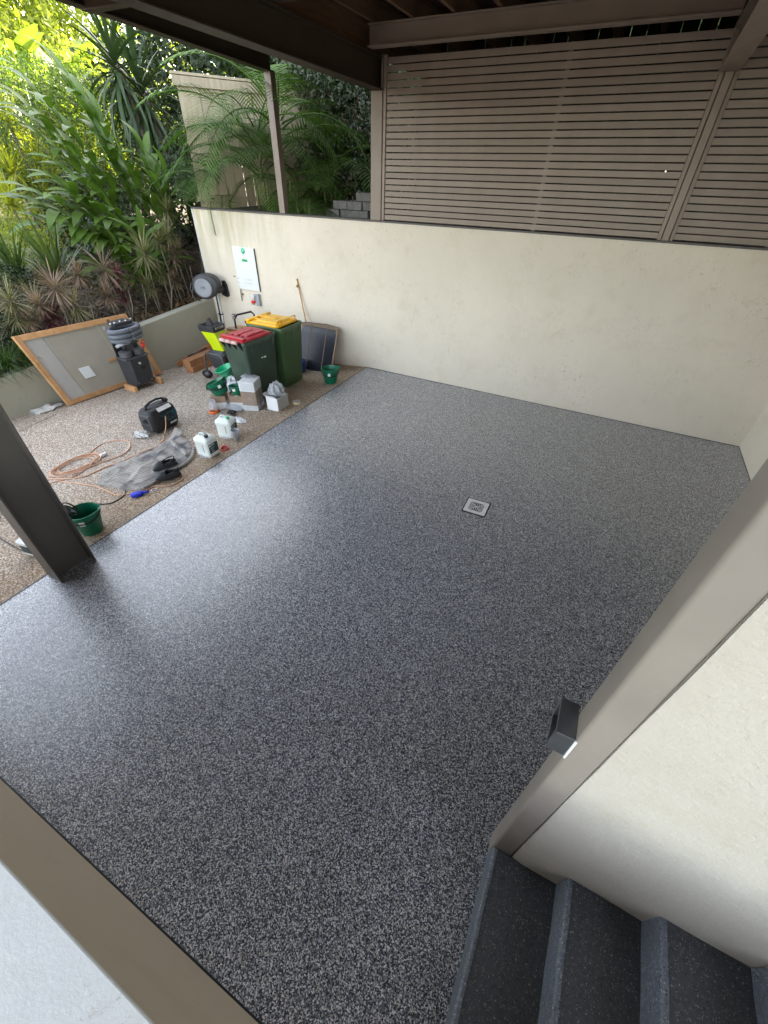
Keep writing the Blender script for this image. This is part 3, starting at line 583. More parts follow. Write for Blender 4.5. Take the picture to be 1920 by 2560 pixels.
# cordylines along the top of the retaining wall
cl = [(-8.3,6.83,2.177,.33,'g','pale green spiky cordyline, highest one, left of the wall end',.4),(-7.9,6.35,1.85,.34,'g','spiky cordyline below the highest one beside the wall end',.3),
 (-7.9,5.75,1.62,.46,'g','large grey-green cordyline above the right part of the framed board',.2),(-7.9,4.9,1.48,.46,'r','large reddish tan cordyline above the top right of the framed board',.2),
 (-7.8,5.05,1.33,.27,'p','small crimson rosette between the two large cordylines',.1),(-8.0,4.5,1.42,.27,'r','tan cordyline left of the large reddish one',.1),
 (-7.75,3.93,1.35,.42,'r','broad pinkish cordyline above the middle of the framed board',.1),(-7.7,4.08,1.07,.38,'g','yellow green cordyline just above the board top edge',.1),
 (-7.75,3.60,1.165,.28,'r','pink starry cordyline left of the yellow green one',.1),(-7.75,3.27,1.278,.34,'g','yellow green cordyline at the left picture edge',.1),
 (-7.7,3.20,1.06,.24,'g','thin olive cordyline below the one at the picture edge',.1),(-7.7,3.35,1.0,.22,'r','small tan cordyline behind the board top left corner',.1),
 (-7.7,3.62,.92,.22,'p','dark low cordyline right above the board top edge',.05),(-7.8,3.80,.99,.22,'p','dark red low cordyline behind the pinkish ones',.05),
 (-7.8,4.72,1.09,.27,'r','small reddish cordyline over the grey hose coil',.1),(-7.8,5.0,1.02,.20,'p','thin dark cordyline right of the hose coil',.1),
 (-7.8,5.55,1.12,.26,'g','olive cordyline halfway between the hose coil and the hose reel',.1),(-7.85,5.93,1.27,.28,'g','brownish cordyline left of the hose reel',.1),
 (-7.85,6.2,1.11,.27,'r','low tan cordyline just left of the hose reel',.1),(-7.9,6.35,1.52,.27,'r','reddish brown cordyline below the pale green one',.1),
 (-8.2,6.8,1.56,.29,'r','tan cordyline in the shade beside the wall end',.1),(-7.9,6.13,1.75,.26,'g','small olive cordyline left of the highest one',.1),
 (-8.15,4.15,1.30,.34,'r','tan cordyline behind the broad pinkish one',.1),(-8.1,3.75,1.18,.30,'g','olive cordyline behind the pink starry one',.1)]
for i, (x, y, z, R_, ty, lb_, ln) in enumerate(cl):
    gz = terrain(x, y); t = thing('cordyline_plant', lb_, 'plant', (x, y, gz), group='cordylines along the garden wall')
    m = {'g': M['cordg'], 'r': M['cordr'], 'p': M['cordp']}[ty]
    bx, by = random.uniform(-.08, .08), -random.uniform(-.1, ln)+random.uniform(0, .12)
    pts = [(bx, by, -.05), (bx*.6, by*.5, (z-gz)*.5), (0, 0, z-gz-.02)]
    B().tube(pts, [.016, .012, .011], 6).build('trunk', M['trunk'], t)
    rosette((0, 0, z-gz), R_*1.05, 125, .0135, -50, 86, .45).build('foliage', m, t)
    if R_ > .25 and i % 2 == 0:                  # a second, thinner stem without leaves
        B().tube([(bx+.15, by+.1, -.05), (bx+.2, by+.22, .35), (bx+.12, by+.3, .6)], [.01, .008, .006], 5).build('stem', M['trunk'], t)
# ginger
lv = []
for k in range(3):
    L = .58; lb = LB(); seg = 7; V = []; p = np.array([0., 0, 0]); d = np.array([1., 0, .35-.1*k])
    for i in range(seg+1):
        t_ = i/seg; wf = .066*math.sin(PI*min(.98, .08+t_*.92))**.75
        V += [p+np.array([0, -wf, .012*math.sin(PI*t_)]), p, p+np.array([0, wf, .012*math.sin(PI*t_)])]
        d = d/np.linalg.norm(d); p = p+d*L/seg; d = d+np.array([0, 0, -.14-.05*k])
    F_ = []
    for i in range(seg): F_ += [(3*i, 3*i+1, 3*i+4, 3*i+3), (3*i+1, 3*i+2, 3*i+5, 3*i+4)]
    me = fastmesh('leaf', V, F_); me.polygons.foreach_set('use_smooth', [True]*len(F_)); me.materials.append(M['ginger']); lv.append(me)
def cane(t, base, tip, nleaf, s0=.35, scale=1.0):
    base = Vector(base); tip = Vector(tip); mid = base.lerp(tip, .5) + Vector((0, 0, .28*(tip-base).length*.5))
    def P(u): return base*(1-u)**2 + mid*2*u*(1-u) + tip*u*u
    pts = [P(i/8) for i in range(9)]
    B().tube([p-t.location for p in pts], [.014-.001*i for i in range(9)], 5).build('stem', M['gstem'], t)
    for i in range(nleaf):
        u = s0+(1-s0)*i/(nleaf-1); p = P(u); d = (P(min(1, u+.03))-P(u-.03)).normalized()
        sgn = 1 if i % 2 else -1; lat = d.cross(Vector((.25, 0, 1))).normalized()
        dirv = (d*.9 + lat*sgn*.75 + Vector((0, 0, .1)) + Vector((.12, 0, 0))).normalized() if i < nleaf-1 else d
        zz = (Vector((.35, 0, 1)) - dirv*dirv.dot(Vector((.35, 0, 1)))).normalized(); yy = zz.cross(dirv)
        s_ = scale*(.7+.5*math.sin(PI*(.25+.6*i/nleaf)))*random.uniform(.85, 1.1)
        o_ = bpy.data.objects.new('leaf', lv[random.randrange(3)]); COL.objects.link(o_); o_.parent = t
        o_.matrix_local = Matrix(((dirv.x, yy.x, zz.x, p.x-t.location.x), (dirv.y, yy.y, zz.y, p.y-t.location.y), (dirv.z, yy.z, zz.z, p.z-t.location.z), (0, 0, 0, 1))) @ Matrix.Diagonal((s_, s_, s_, 1))
gg = [((-9.6,7.4,1.2),'ginger plant with long arching canes in the middle of the garden, uppermost clump',[(-9.5,5.75,3.84),(-9.6,5.6,3.54),(-9.5,5.6,3.38),(-9.4,5.55,3.14),(-9.5,6.4,3.96)]),
      ((-9.3,7.2,1.1),'ginger plant with broad leaves under the drooping yucca leaves',[(-9.3,6.41,3.75),(-9.2,6.62,3.5),(-9.3,6.55,3.2),(-9.1,5.85,2.93),(-9.0,6.7,2.9)]),
      ((-9.0,6.9,1.0),'ginger plant whose canes arch left below the others',[(-9.0,5.55,2.72),(-8.9,5.3,2.55),(-8.8,4.8,2.42),(-8.8,4.74,2.28),(-8.9,5.4,2.45)]),
      ((-8.8,6.6,.9),'bright green ginger plant arching left over the cordylines',[(-8.8,4.75,2.0),(-8.8,4.95,2.16),(-8.7,5.45,2.30),(-8.7,5.2,1.95),(-8.8,5.6,2.1)]),
      ((-8.9,7.3,1.2),'ginger plant in shade beside the fence end',[(-8.8,6.9,2.25),(-8.7,7.3,2.7),(-8.9,7.1,3.0),(-8.6,6.6,1.9),(-8.6,7.0,2.5)]),
      ((-8.5,6.0,.8),'low dark ginger plant behind the cordyline trunks',[(-8.4,5.6,1.7),(-8.3,6.1,1.75),(-8.3,6.5,1.35),(-8.4,5.2,1.35),(-8.3,5.9,1.25)])]
for base, lb_, tips in gg:
    t = thing('ginger_plant', lb_, 'plant', (base[0], base[1], terrain(base[0], base[1])), group='gingers in the garden bed')
    for i, tp in enumerate(tips):
        cane(t, (base[0]+random.uniform(-.2, .2), base[1]+random.uniform(-.25, .25), terrain(base[0], base[1])-.05), tp, 9, .38, 1.0)
# yucca heads
yv = []
V, F_ = strap_np((0, 0, 0), (1, 0, .12), 1.2, .075, .75, 7, basew=.7); ym = fastmesh('leaf', V, F_); ym.materials.append(M['yucca'])
V, F_ = strap_np((0, 0, 0), (1, 0, .1), 1.35, .072, 1.5, 8, basew=.7); ym2 = fastmesh('leaf', V, F_); ym2.materials.append(M['yucca'])
for (hx, hy, hz, lb_) in ((-10.3, 8.10, 4.52, 'tall yucca with drooping dark strap leaves under the roof beam'), (-10.2, 8.5, 4.15, 'second yucca head, lower right of the tall one')):
    gz = terrain(hx, hy); t = thing('yucca_tree', lb_, 'tree', (hx, hy, gz))
    B().tube([(.2, .5, -.1), (.1, .35, 1), (0, .1, hz-gz-.4), (0, 0, hz-gz)], [.08, .06, .05, .045], 8).build('trunk', M['trunk'], t)
    for i in range(72):
        el = math.radians(80-150*(i/72)**.9); az = i*2.4
        d = Vector((math.cos(az)*math.cos(el), math.sin(az)*math.cos(el), math.sin(el))); q = d.to_track_quat('X', 'Z')
        o_ = bpy.data.objects.new('leaf', ym if i < 36 else ym2); COL.objects.link(o_); o_.parent = t
        o_.location = (0, 0, hz-gz-.006*i); o_.rotation_mode = 'QUATERNION'; o_.rotation_quaternion = q; o_.scale = [random.uniform(.8, 1.1)]*3
# strap leaf clump, left
def strapclump(name, label, x, y, z, L, n, m, wd=.035, lean=(0, 0), el0=25, el1=88, droop=.9, trunk=None, cat='plant'):
    gz = terrain(x, y) if x < -7.4 else 2.2
    t = thing(name, label, cat, (x, y, gz)); lb = LB()
    for i in range(n):
        el = math.radians(random.uniform(el0, el1)); az = i*2.39996
        d = np.array([math.cos(az)*math.cos(el)+lean[0], math.sin(az)*math.cos(el)+lean[1], math.sin(el)])
        lb.add(strap_np((random.uniform(-.05, .05), random.uniform(-.05, .05), z-gz), d, L*random.uniform(.6, 1.15), wd*random.uniform(.7, 1.2), droop*random.uniform(.5, 1.4), 6))
    lb.build('foliage', m, t)
    if z-gz > .25: B().tube([(.05, .1, -.05), (.03, .02, (z-gz)*.5), (0, 0, z-gz)], [.035, .03, .028], 7).build('trunk', M['trunk'], t)
    return t
strapclump('strap_leaf_clump', 'big clump of long arching strap leaves at the left, above the cordylines', -8.5, 4.45, 1.25, .95, 90, M['strap'], .045, (0, -.25))
strapclump('strap_leaf_clump', 'second strap leaf clump further left, half outside the picture', -8.9, 4.05, 1.25, .95, 80, M['strap'], .04, (0, -.1))
strapclump('grass_clump', 'soft green grass tuft hanging over the garden wall at the left edge', -7.58, 2.75, .47, .50, 160, M['grass'], .012, (.35, 0), 15, 80, 1.6)
strapclump('grass_clump', 'green grass tuft next to the board, hanging over the garden wall', -7.62, 3.05, .50, .46, 150, M['grass'], .012, (.3, 0), 15, 80, 1.6)
strapclump('grass_clump', 'dark green grass tuft at the very left end of the garden wall', -7.60, 2.4, .46, .52, 150, M['grass'], .012, (.35, 0), 15, 80, 1.7)
for a in ((-12.6, 6.9, 3.45, 'yellow green sunlit dracaena head at the left picture edge, upper one'), (-12.4, 6.45, 2.65, 'yellow green sunlit dracaena head at the left picture edge, lower one'), (-12.2, 6.9, 2.2, 'yellow green sunlit dracaena behind the ginger leaves'),
          (-12.9, 7.3, 2.8, 'sunlit dracaena with pink tinged leaves behind the ginger canes'), (-11.6, 5.75, 2.15, 'sunlit spiky clump just above the strap leaves'), (-11.8, 6.9, 1.9, 'bright low spiky clump between ginger and strap leaves')):
    strapclump('dracaena_plant', a[3], a[0], a[1], a[2], .72, 120, M['cordy'], .035, (0, 0), -30, 88, .5)
# bird of paradise
def paddle(L, wd):
    V = []; p = np.array([0., 0, 0]); d = np.array([.25, 0, 1.]); seg = 9
    for i in range(seg+1):
        t_ = i/seg; wf = wd*math.sin(PI*min(.97, .1+t_*.9))**.6*(1+.12*math.sin(i*2.2))
        V += [p+np.array([.0, -wf, 0]), p+np.array([-.04, 0, 0]), p+np.array([.0, wf, 0])]; d /= np.linalg.norm(d); p = p+d*L/seg; d = d+np.array([.11, 0, 0])
    F_ = []
    for i in range(seg): F_ += [(3*i, 3*i+1, 3*i+4, 3*i+3), (3*i+1, 3*i+2, 3*i+5, 3*i+4)]
    me = fastmesh('leaf', V, F_); me.materials.append(M['banana']); return me
pd_ = [paddle(1.35, .24), paddle(1.1, .2)]
for (x, y, lb_, n) in ((-15.0, 10.1, 'bird of paradise plant with huge sunlit paddle leaves at the top left corner', 11), (-15.6, 9.0, 'second bird of paradise with paddle leaves, left of the first, cut by the edge', 9), (-14.4, 9.3, 'lower paddle leaved plant with reddish stems in the sun', 8)):
    gz = terrain(x, y); t = thing('bird_of_paradise', lb_, 'plant', (x, y, gz))
    for i in range(n):
        az = i*2.4; tl = random.uniform(.12, .5); h_ = random.uniform(2.0, 3.2) if x < -14.8 else random.uniform(1.2, 2.2); e = Vector((math.cos(az)*tl*h_*.6, math.sin(az)*tl*h_*.6, h_))
        B().tube([(0, 0, 0), (e.x*.4, e.y*.4, h_*.55), tuple(e)], [.035, .028, .018], 6).build('stem', M['gstem'], t)
        o_ = bpy.data.objects.new('leaf', pd_[i % 2]); COL.objects.link(o_); o_.parent = t; o_.location = e; o_.rotation_euler = (random.uniform(-.2, .2), tl*1.1, az)
# palms in front of the fence
def frond_mesh(L, k):
    lb = LB(); p = np.array([0., 0, 0]); d = np.array([.45, 0, 1.]); seg = 18; pts = []
    for i in range(seg+1):
        d /= np.linalg.norm(d); pts.append((p.copy(), d.copy())); p = p+d*L/seg; d = d+np.array([.05, 0, -.085-.012*k])
    for i in range(4, seg*2):
        u = i/(seg*2); f = u*seg; j = int(f); p0 = pts[j][0]*(1-(f-j))+pts[min(j+1, seg)][0]*(f-j); dd = pts[j][1]
        ll = .34*L*math.sin(PI*min(.95, .12+u*.85))**.7
        for sg in (1, -1):
            dv = dd*.75 + np.array([0, sg*1.0, .28]) ; dv /= np.linalg.norm(dv)
            lb.add(strap_np(p0, dv, ll*random.uniform(.85, 1.1), .017, .75, 3, up=tuple(np.cross(dv, [0, 1, 0])+np.array([0, 0, .5]))))
    b_ = B(); b_.tube([tuple(q[0]) for q in pts], [.012-.0005*i for i in range(seg+1)], 4)
    o_ = len(lb.V); lb.V += [np.array(v) for v in b_.v]; lb.F += [[i+o_ for i in f] for f in b_.f if len(f) == 4]
    me = fastmesh('frond', lb.V, lb.F); me.materials.append(M['palm']); return me
fr = [frond_mesh(1.6, 0), frond_mesh(1.35, 1), frond_mesh(1.5, 2)]
def palm(label, x, y, n, s_, az0, hs=(0, .5), spread=(.1, .7), azr=2*PI):
    t = thing('golden_cane_palm', label, 'palm', (x, y, 2.15))
    for i in range(3): B().tube([(.1*math.cos(i*2), .1*math.sin(i*2), 0), (.13*math.cos(i*2), .13*math.sin(i*2), .22+hs[1]*.25)], [.03, .012], 7).build('trunk', M['rachis'], t)
    for i in range(n):
        az = az0 + azr*((i*.618) % 1 - .5); h_ = random.uniform(*hs)
        o_ = bpy.data.objects.new('frond', fr[i % 3]); COL.objects.link(o_); o_.parent = t; o_.location = (.06*math.cos(az), .06*math.sin(az), h_)
        o_.rotation_euler = (random.uniform(-.15, .15), random.uniform(*spread), az); o_.scale = [s_*random.uniform(.85, 1.1)]*3
palm('large feathery golden cane palm in front of the pale fence', -6.75, 7.9, 18, 1.2, -2.4, (.5, 1.3), (.0, .55), 5.6)
palm('golden cane palm arching left past the thin post', -6.2, 7.9, 16, 1.25, 2.8, (.5, 1.5), (0, .7), 5.8)
palm('small feathery palm right of the thin post', -5.5, 7.5, 10, .65, -1.2, (0, .2), (.1, .8))
palm('dark palm behind the thin post', -5.7, 8.7, 14, 1.2, 0, (0, 1.0), (.1, .7))
palm('low drooping palm at the garden end of the wall', -7.9, 8.0, 12, .9, -2.6, (0, .6), (.2, .9), 4)
palm('dark feathery palm low in front of the fence', -6.4, 8.6, 12, 1.1, 1, (0, .5), (.1, .9))
# one frond tip hanging over the wall face
t = thing('hanging_palm_frond', 'thin palm frond hanging down over the stained wall top', 'frond', (-6.93, 6.62, 2.28)); lb = LB()
for i in range(14):
    for sg in (1, -1): lb.add(strap_np((0.004*i, -.02-.003*i, .04-.03*i), (sg*.6, -.15, -.8), .11, .009, .3, 2))
lb.build('leaflets', M['palm'], t); B().tube([(-.1, .25, .12), (-.02, .05, .12), (0, -.02, .05), (.06, -.06, -.42)], [.006, .006, .005, .003], 5).build('stalk', M['rachis'], t)

# leafy volumes
def cloud(name, label, cat, c, r, n, s_, m, group=None, lump=.35, seed=0, shell=.55, trunk=True, up=.6, asp=2.0, kind=None):
    g = np.random.default_rng(seed+1); c = np.array(c, float); r = np.array(r, float)
    d = g.normal(size=(n, 3)); d /= np.linalg.norm(d, axis=1)[:, None]
    ph = g.uniform(0, 6.28, 6)
    ln = 1+lump*(np.sin(d[:, 0]*4.1+ph[0])*np.sin(d[:, 1]*5.3+ph[1])+.7*np.sin(d[:, 2]*6.7+ph[2]+d[:, 0]*5)+.4*np.sin(d[:, 0]*13+ph[3])*np.sin(d[:, 2]*11+ph[4]))*.6
    rad = ln*(shell+(1-shell)*g.uniform(0, 1, n)**.5)*g.normal(1, .05, n)
    P = d*rad[:, None]*r
    a = g.normal(size=(n, 3)); a[:, 2] -= .3; a /= np.linalg.norm(a, axis=1)[:, None]
    nn = d*.8+g.normal(size=(n, 3))*.6; nn[:, 2] += up; bb = np.cross(a, nn); bb /= (np.linalg.norm(bb, axis=1)[:, None]+1e-9)
    L = (s_*g.uniform(.6, 1.3, n))[:, None]; wv = L/asp
    V = np.stack([P-a*L*.5, P-bb*wv*.5, P+a*L*.5, P+bb*wv*.5], 1).reshape(-1, 3)
    F_ = np.arange(n*4).reshape(-1, 4)
    h_ = c[2]-terrain(c[0], c[1])
    t = thing(name, label, cat, (c[0], c[1], c[2]-h_), group=group)
    o_ = link('foliage' if name != 'background_tree' else 'crown', fastmesh('foliage', V+np.array([0, 0, h_]), F_), m, t)
    if trunk:
        b_ = B()
        for k in range(5): 
            az = k*1.3; b_.tube([(0, 0, -.1), (math.cos(az)*r[0]*.15, math.sin(az)*r[1]*.15, h_*.55), (math.cos(az)*r[0]*.5, math.sin(az)*r[1]*.5, h_+r[2]*.3)], [.05*max(.4, h_/4), .035*max(.4, h_/4), .01], 6)
        b_.build('trunk', M['twig'], t)
    return t
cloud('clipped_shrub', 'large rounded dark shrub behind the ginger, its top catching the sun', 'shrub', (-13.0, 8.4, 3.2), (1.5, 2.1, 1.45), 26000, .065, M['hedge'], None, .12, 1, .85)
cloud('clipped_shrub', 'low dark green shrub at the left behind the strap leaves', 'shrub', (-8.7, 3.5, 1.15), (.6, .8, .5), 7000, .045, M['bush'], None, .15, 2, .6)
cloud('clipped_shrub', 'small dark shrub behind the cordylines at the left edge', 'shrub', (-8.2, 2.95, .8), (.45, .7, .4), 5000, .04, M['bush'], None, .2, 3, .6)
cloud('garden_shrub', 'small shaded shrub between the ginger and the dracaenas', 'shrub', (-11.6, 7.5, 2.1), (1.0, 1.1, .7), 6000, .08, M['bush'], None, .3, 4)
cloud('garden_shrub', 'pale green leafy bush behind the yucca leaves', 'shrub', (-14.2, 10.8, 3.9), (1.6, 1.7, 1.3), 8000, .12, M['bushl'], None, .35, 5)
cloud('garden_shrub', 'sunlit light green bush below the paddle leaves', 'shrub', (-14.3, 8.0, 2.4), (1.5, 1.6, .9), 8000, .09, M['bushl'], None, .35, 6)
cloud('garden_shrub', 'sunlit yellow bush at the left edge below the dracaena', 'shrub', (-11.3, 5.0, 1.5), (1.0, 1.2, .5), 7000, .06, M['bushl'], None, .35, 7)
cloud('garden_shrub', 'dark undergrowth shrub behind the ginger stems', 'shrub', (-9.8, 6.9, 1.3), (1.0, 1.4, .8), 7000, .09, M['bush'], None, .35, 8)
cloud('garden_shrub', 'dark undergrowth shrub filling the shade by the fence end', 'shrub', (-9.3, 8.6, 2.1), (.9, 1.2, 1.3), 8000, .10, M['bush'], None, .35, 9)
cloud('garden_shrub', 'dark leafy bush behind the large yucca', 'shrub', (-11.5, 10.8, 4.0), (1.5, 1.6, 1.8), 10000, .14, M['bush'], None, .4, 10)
cloud('garden_shrub', 'added dark shrub behind the paling fence, keeping its gaps dark', 'shrub', (-7.3, 10.6, 3.0), (1.6, 1.0, 1.0), 9000, .10, M['bush'], None, .25, 11)  # added to block bright slits between the palings
# climbing shrub on the fence between the posts
for i, (x, y, z, r, n, lb_) in enumerate(((-5.35, 9.5, 3.4, (.9, .7, 1.0), 5200, 'dark climbing shrub on the fence right of the thin post'), (-4.5, 9.0, 3.1, (.55, .5, .75), 2600, 'dark small leaved shrub with bare twigs near the screen post'),
      (-6.0, 9.4, 4.2, (1.3, .6, .5), 4500, 'dark foliage hanging over the fence top'), (-4.6, 8.4, 2.75, (.5, .4, .35), 1600, 'low dark shrub above the stone blocks'), (-4.5, 9.7, 3.9, (.8, .5, .6), 3000, 'sparse dark shrub under the roof beam by the screen post'), (-6.1, 9.3, 3.0, (.7, .5, .7), 2600, 'dark shrub behind the palms, low on the fence'))):
    t = cloud('climbing_shrub', lb_, 'shrub', (x, y, z), r, n, .075, M['vine'], 'dark climbing shrubs on the fence', .4, 20+i, .2, False, .2, 1.7)
    b_ = B()
    for k in range(9):
        a = Vector((random.uniform(-.3, .5), 0, 0)); q = [tuple(a)]
        for s2 in range(5): a = a+Vector((random.uniform(-.12, .22), random.uniform(-.12, .08), random.uniform(.15, .4)*(z-2.2+r[2])/1.6)); q.append(tuple(a))
        b_.tube(q, [.014, .012, .010, .008, .006, .004], 5)
    b_.build('branches', M['twig'], t)
# tall trees beyond the fence and the garden
tr = [(-11.0, 16.5, 5.6, 'dense dark tree beyond the left end of the fence'), (-10, 14.5, 5.6, 'tall dark tree behind the yucca'), (-7.5, 14.5, 5.6, 'tall dark tree behind the pale fence panels'), (-4.5, 14, 5.6, 'tall dark tree behind the fence between the two posts'),
      (-1.5, 13.5, 5.6, 'tree behind the left half of the slatted screen'), (2, 14, 5.6, 'tree behind the right half of the slatted screen'), (6, 15, 5.6, 'tree behind the right end of the screens'), (-10.3, 19.5, 6.5, 'tallest tree far behind the fence'), (-2, 19, 6.5, 'tall tree far behind the screens'), (4, 20, 6.5, 'tall tree farthest right behind the screens'), (-7, 19, 5.6, 'tall tree far behind the pale fence')]
for i, (x, y, z, lb_) in enumerate(tr):
    cloud('background_tree', lb_, 'tree', (x, y, z), (2.9, 2.4, 4.6), 20000, .30, M['ktree'], 'trees beyond the fence', .35, 40+i, .35, True, .4, 2.2)
for i, (x, y, z, r, lb_) in enumerate(((-24, 14.5, 6.5, (3.5, 3, 4.5), 'sunlit pale tree in the far background at the top left'), (-23, 10, 4.5, (3, 3, 3.5), 'sunlit pale tree at the far left edge'), (-20.5, 12.2, 4.0, (2, 2, 2.2), 'yellow sunlit bush behind the paddle leaves'), (-24, 23, 8, (5, 3, 6), 'pale tree between the dark trees and the sunlit garden'), (-29, 18, 8, (4.5, 3.5, 6), 'large sunlit tree far behind the dark shrub'))):
    cloud('background_tree', lb_, 'tree', (x, y, z), r, 20000, .24, M['bushl'], 'sunlit trees behind the garden', .4, 60+i, .4)
for i, (x, y) in enumerate(((-8.2, 5.2), (-8.0, 6.4), (-8.4, 7.2), (-9.4, 5.2), (-10.4, 5.8), (-12, 8.6), (-8.0, 4.0), (-10.2, 7.2))):
    pass
g = np.random.default_rng(5); n = 9000
px = -7.6-g.uniform(0, 1, n)**1.4*6; py = g.uniform(1.2, 8.5, n); L = g.uniform(.03, .09, n); az = g.uniform(0, 6.28, n)
pz = np.array([terrain(a, b_) for a, b_ in zip(px, py)])+g.uniform(0, .05, n)
a = np.stack([np.cos(az), np.sin(az), g.uniform(-.4, .6, n)], 1)*L[:, None]; bb = np.stack([-np.sin(az), np.cos(az), g.uniform(-.4, .4, n)], 1)*L[:, None]*.35; P = np.stack([px, py, pz], 1)
V = np.stack([P-a, P-bb, P+a, P+bb], 1).reshape(-1, 3)
M['litter'] = leafmat('fallen_leaves', (.05, .035, .02), (.18, .11, .05), .7, .15)
tag(link('leaf_litter', fastmesh('leaf_litter', V, np.arange(n*4).reshape(-1, 4)), M['litter']), 'brown leaf litter and low weeds covering the garden bed', 'leaf litter', None, 'stuff')

# ================================================================ OBJECTS
def gp(x, y, dz=0): return (x, y, ground(x, y)+dz)
# --- wheelie bins
def bin_(label, loc, rot, w_, d_, h_, bm_, lm, gripm, loops):
    t = thing('wheelie_bin', label, 'bin', loc, rot, group='wheelie bins by the wall')
    b_ = B(); rings = []
    for z, k, sh in ((.03, .74, .0), (.05, .78, .0), (.3, .83, .0), (h_-.10, .955, 0), (h_-.095, .965, 0), (h_-.05, .97, 0), (h_-.045, 1.0, 0), (h_-.012, 1.0, 0), (h_, .985, 0)):
        rings.append(rrect(w_*k, d_*(k if k > .9 else k*1.0), .055*k, z*1.0, 5, 0, (1-k)*d_*.12))
    b_.loft(rings, cap1=False); b_.loft([rrect(w_*.985, d_*.985, .05, h_, 5), rrect(w_*.93, d_*.94, .045, h_, 5), rrect(w_*.9, d_*.9, .04, h_-.3, 5)], cap0=False)
    for s_ in (1, -1):
        for yy in (-.28, .05, .34): b_.box((s_*w_*.487, yy*d_, h_-.095), (.02, .022, .10))
    for xx in (-.3, 0, .3): b_.box((xx*w_, d_*.49, h_-.09), (.022, .022, .09))
    b_.build('body', bm_, t, auto=35)
    # lid
    b_ = B(); b_.loft([rrect(w_*.93, d_*.90, .05, h_+.002, 5, 0, -.04), rrect(w_*.93, d_*.90, .05, h_+.020, 5, 0, -.04), rrect(w_*.86, d_*.83, .06, h_+.034, 5, 0, -.035), rrect(w_*.83, d_*.79, .07, h_+.036, 5, 0, -.035)])
    b_.loft([rrect(w_*.72, d_*.62, .05, h_+.036, 5, 0, .01), rrect(w_*.64, d_*.54, .05, h_+.060, 5, 0, .01), rrect(w_*.30, d_*.44, .04, h_+.062, 5, 0, .01)])
    b_.box((0, -d_*.43, h_+.045), (w_*.94, d_*.10, .03), bev=.01); b_.box((0, -d_*.13, h_+.064), (w_*.12, d_*.5, .012), bev=.004)
    for s_ in (1, -1): b_.box((s_*w_*.2, -d_*.36, h_+.045), (.03, d_*.16, .028), bev=.006)
    b_.build('lid', lm, t, auto=35)
    for s_ in (1, -1):
        if loops: B().tube([(s_*w_*.30-.06, d_*.34, h_+.015), (s_*w_*.30-.055, d_*.35, h_+.085), (s_*w_*.30+.055, d_*.35, h_+.085), (s_*w_*.30+.06, d_*.34, h_+.015)], .011, 6).build('lid_handle', lm, t)
    # rear handle with hinge brackets
    b_ = B(); yb = -d_/2-.045
    for k in range(4): b_.prism([(-d_/2+.03, h_-.13), (-d_/2+.02, h_+.0), (yb-.01, h_+.012), (yb-.012, h_-.008)], (-.36+.24*k)*w_-.008, (-.36+.24*k)*w_+.008, 'x')
    b_.build('handle_bracket', M['black'], t)
    for k in range(3):
        B().tube([((-.35+.24*k)*w_, yb, h_+.006), ((-.13+.24*k)*w_, yb, h_+.006)], .024, 10).build('handle_grip', gripm, t)
    for s_ in (1, -1):
        wh = B().tube([(s_*(w_*.38), -d_*.40, .10), (s_*(w_*.48), -d_*.40, .10)], .10, 20).build('wheel', M['black'], t)
    return t
t = bin_('dark green wheelie bin with a faded red lid, nearer of the two bins', gp(-4.70, 4.745), -.03, .48, .70, .95, M['greenbin'], M['redlid'], M['grip'], False)
B().box((.218, .05, .66), (.004, .05, .018)).build('sticker', M['labelw'], t); B().box((.2185, -.01, .664), (.004, .035, .018)).build('sticker', M['labelw'], t)
bin_('green wheelie bin with a bright yellow lid, farther of the two bins', gp(-4.775, 5.44), -PI/2+.03, .60, .71, .99, M['greenbin2'], M['yellowlid'], M['yellowlid'], True)
# --- buckets
def bucket(label, loc, rot=(0, 0, 0), rt=.145, rb=.105, h_=.26, m=None, hang=-.6, cat='bucket', hz=0, sticker=True, name='bucket'):
    t = thing(name, label, cat, loc, rot, group='green buckets' if name == 'bucket' else None)
    b_ = B(); n = 32
    prof = [(.001, .004), (rb*.97, .004), (rb, .012), (rb+(rt-rb)*.8, h_*.80), (rb+(rt-rb)*.82+.006, h_*.82), (rt+.001, h_-.01), (rt+.008, h_-.008), (rt+.009, h_), (rt, h_+.003), (rt-.004, h_-.01), (rb-.004, .012), (.001, .010)]
    vs_ = []
    for r, z in prof:
        for k in range(n):
            a = 2*PI*k/n; sp = .026*max(0, math.cos(a-.9))**14*(max(0, z/h_-.75)*4 if r > .05 else 0)
            vs_.append(((r+sp)*math.cos(a), (r+sp)*math.sin(a), z))
    b_.add(vs_, [(i*n+k, i*n+(k+1) % n, (i+1)*n+(k+1) % n, (i+1)*n+k) for i in range(len(prof)-1) for k in range(n)], smooth=True)
    b_.build('bucket_body', m or M['bucket'], t, auto=50)
    R2 = rt+.012; pts = []
    for i in range(13):
        a = PI*i/12; pts.append((R2*math.cos(a), -R2*math.sin(a)*math.cos(hang), h_*.9+R2*math.sin(a)*math.sin(hang)))
    X = Matrix.Rotation(hz, 4, 'Z'); B().tube(pts, .0055, 6, X).build('bucket_handle', M['black'], t)
    for s_ in (1, -1): B().box((s_*(rt+.008), 0, h_*.88), (.016, .035, .035), X, .004).build('handle_lug', M['black'], t)
    if sticker:
        X2 = Matrix.Rotation(hz-.15, 4, 'Z'); B().box((0, -(rt*.965), h_*.72), (.045, .004, .05), X2 @ Matrix.Rotation(0, 4, 'X')).build('sticker', M['labelw'], t)
    return t
bucket('green bucket standing alone by the floor edge, right of the bins', gp(-3.93, 5.72), (0, 0, 0), .145, .105, .25, hz=.6)
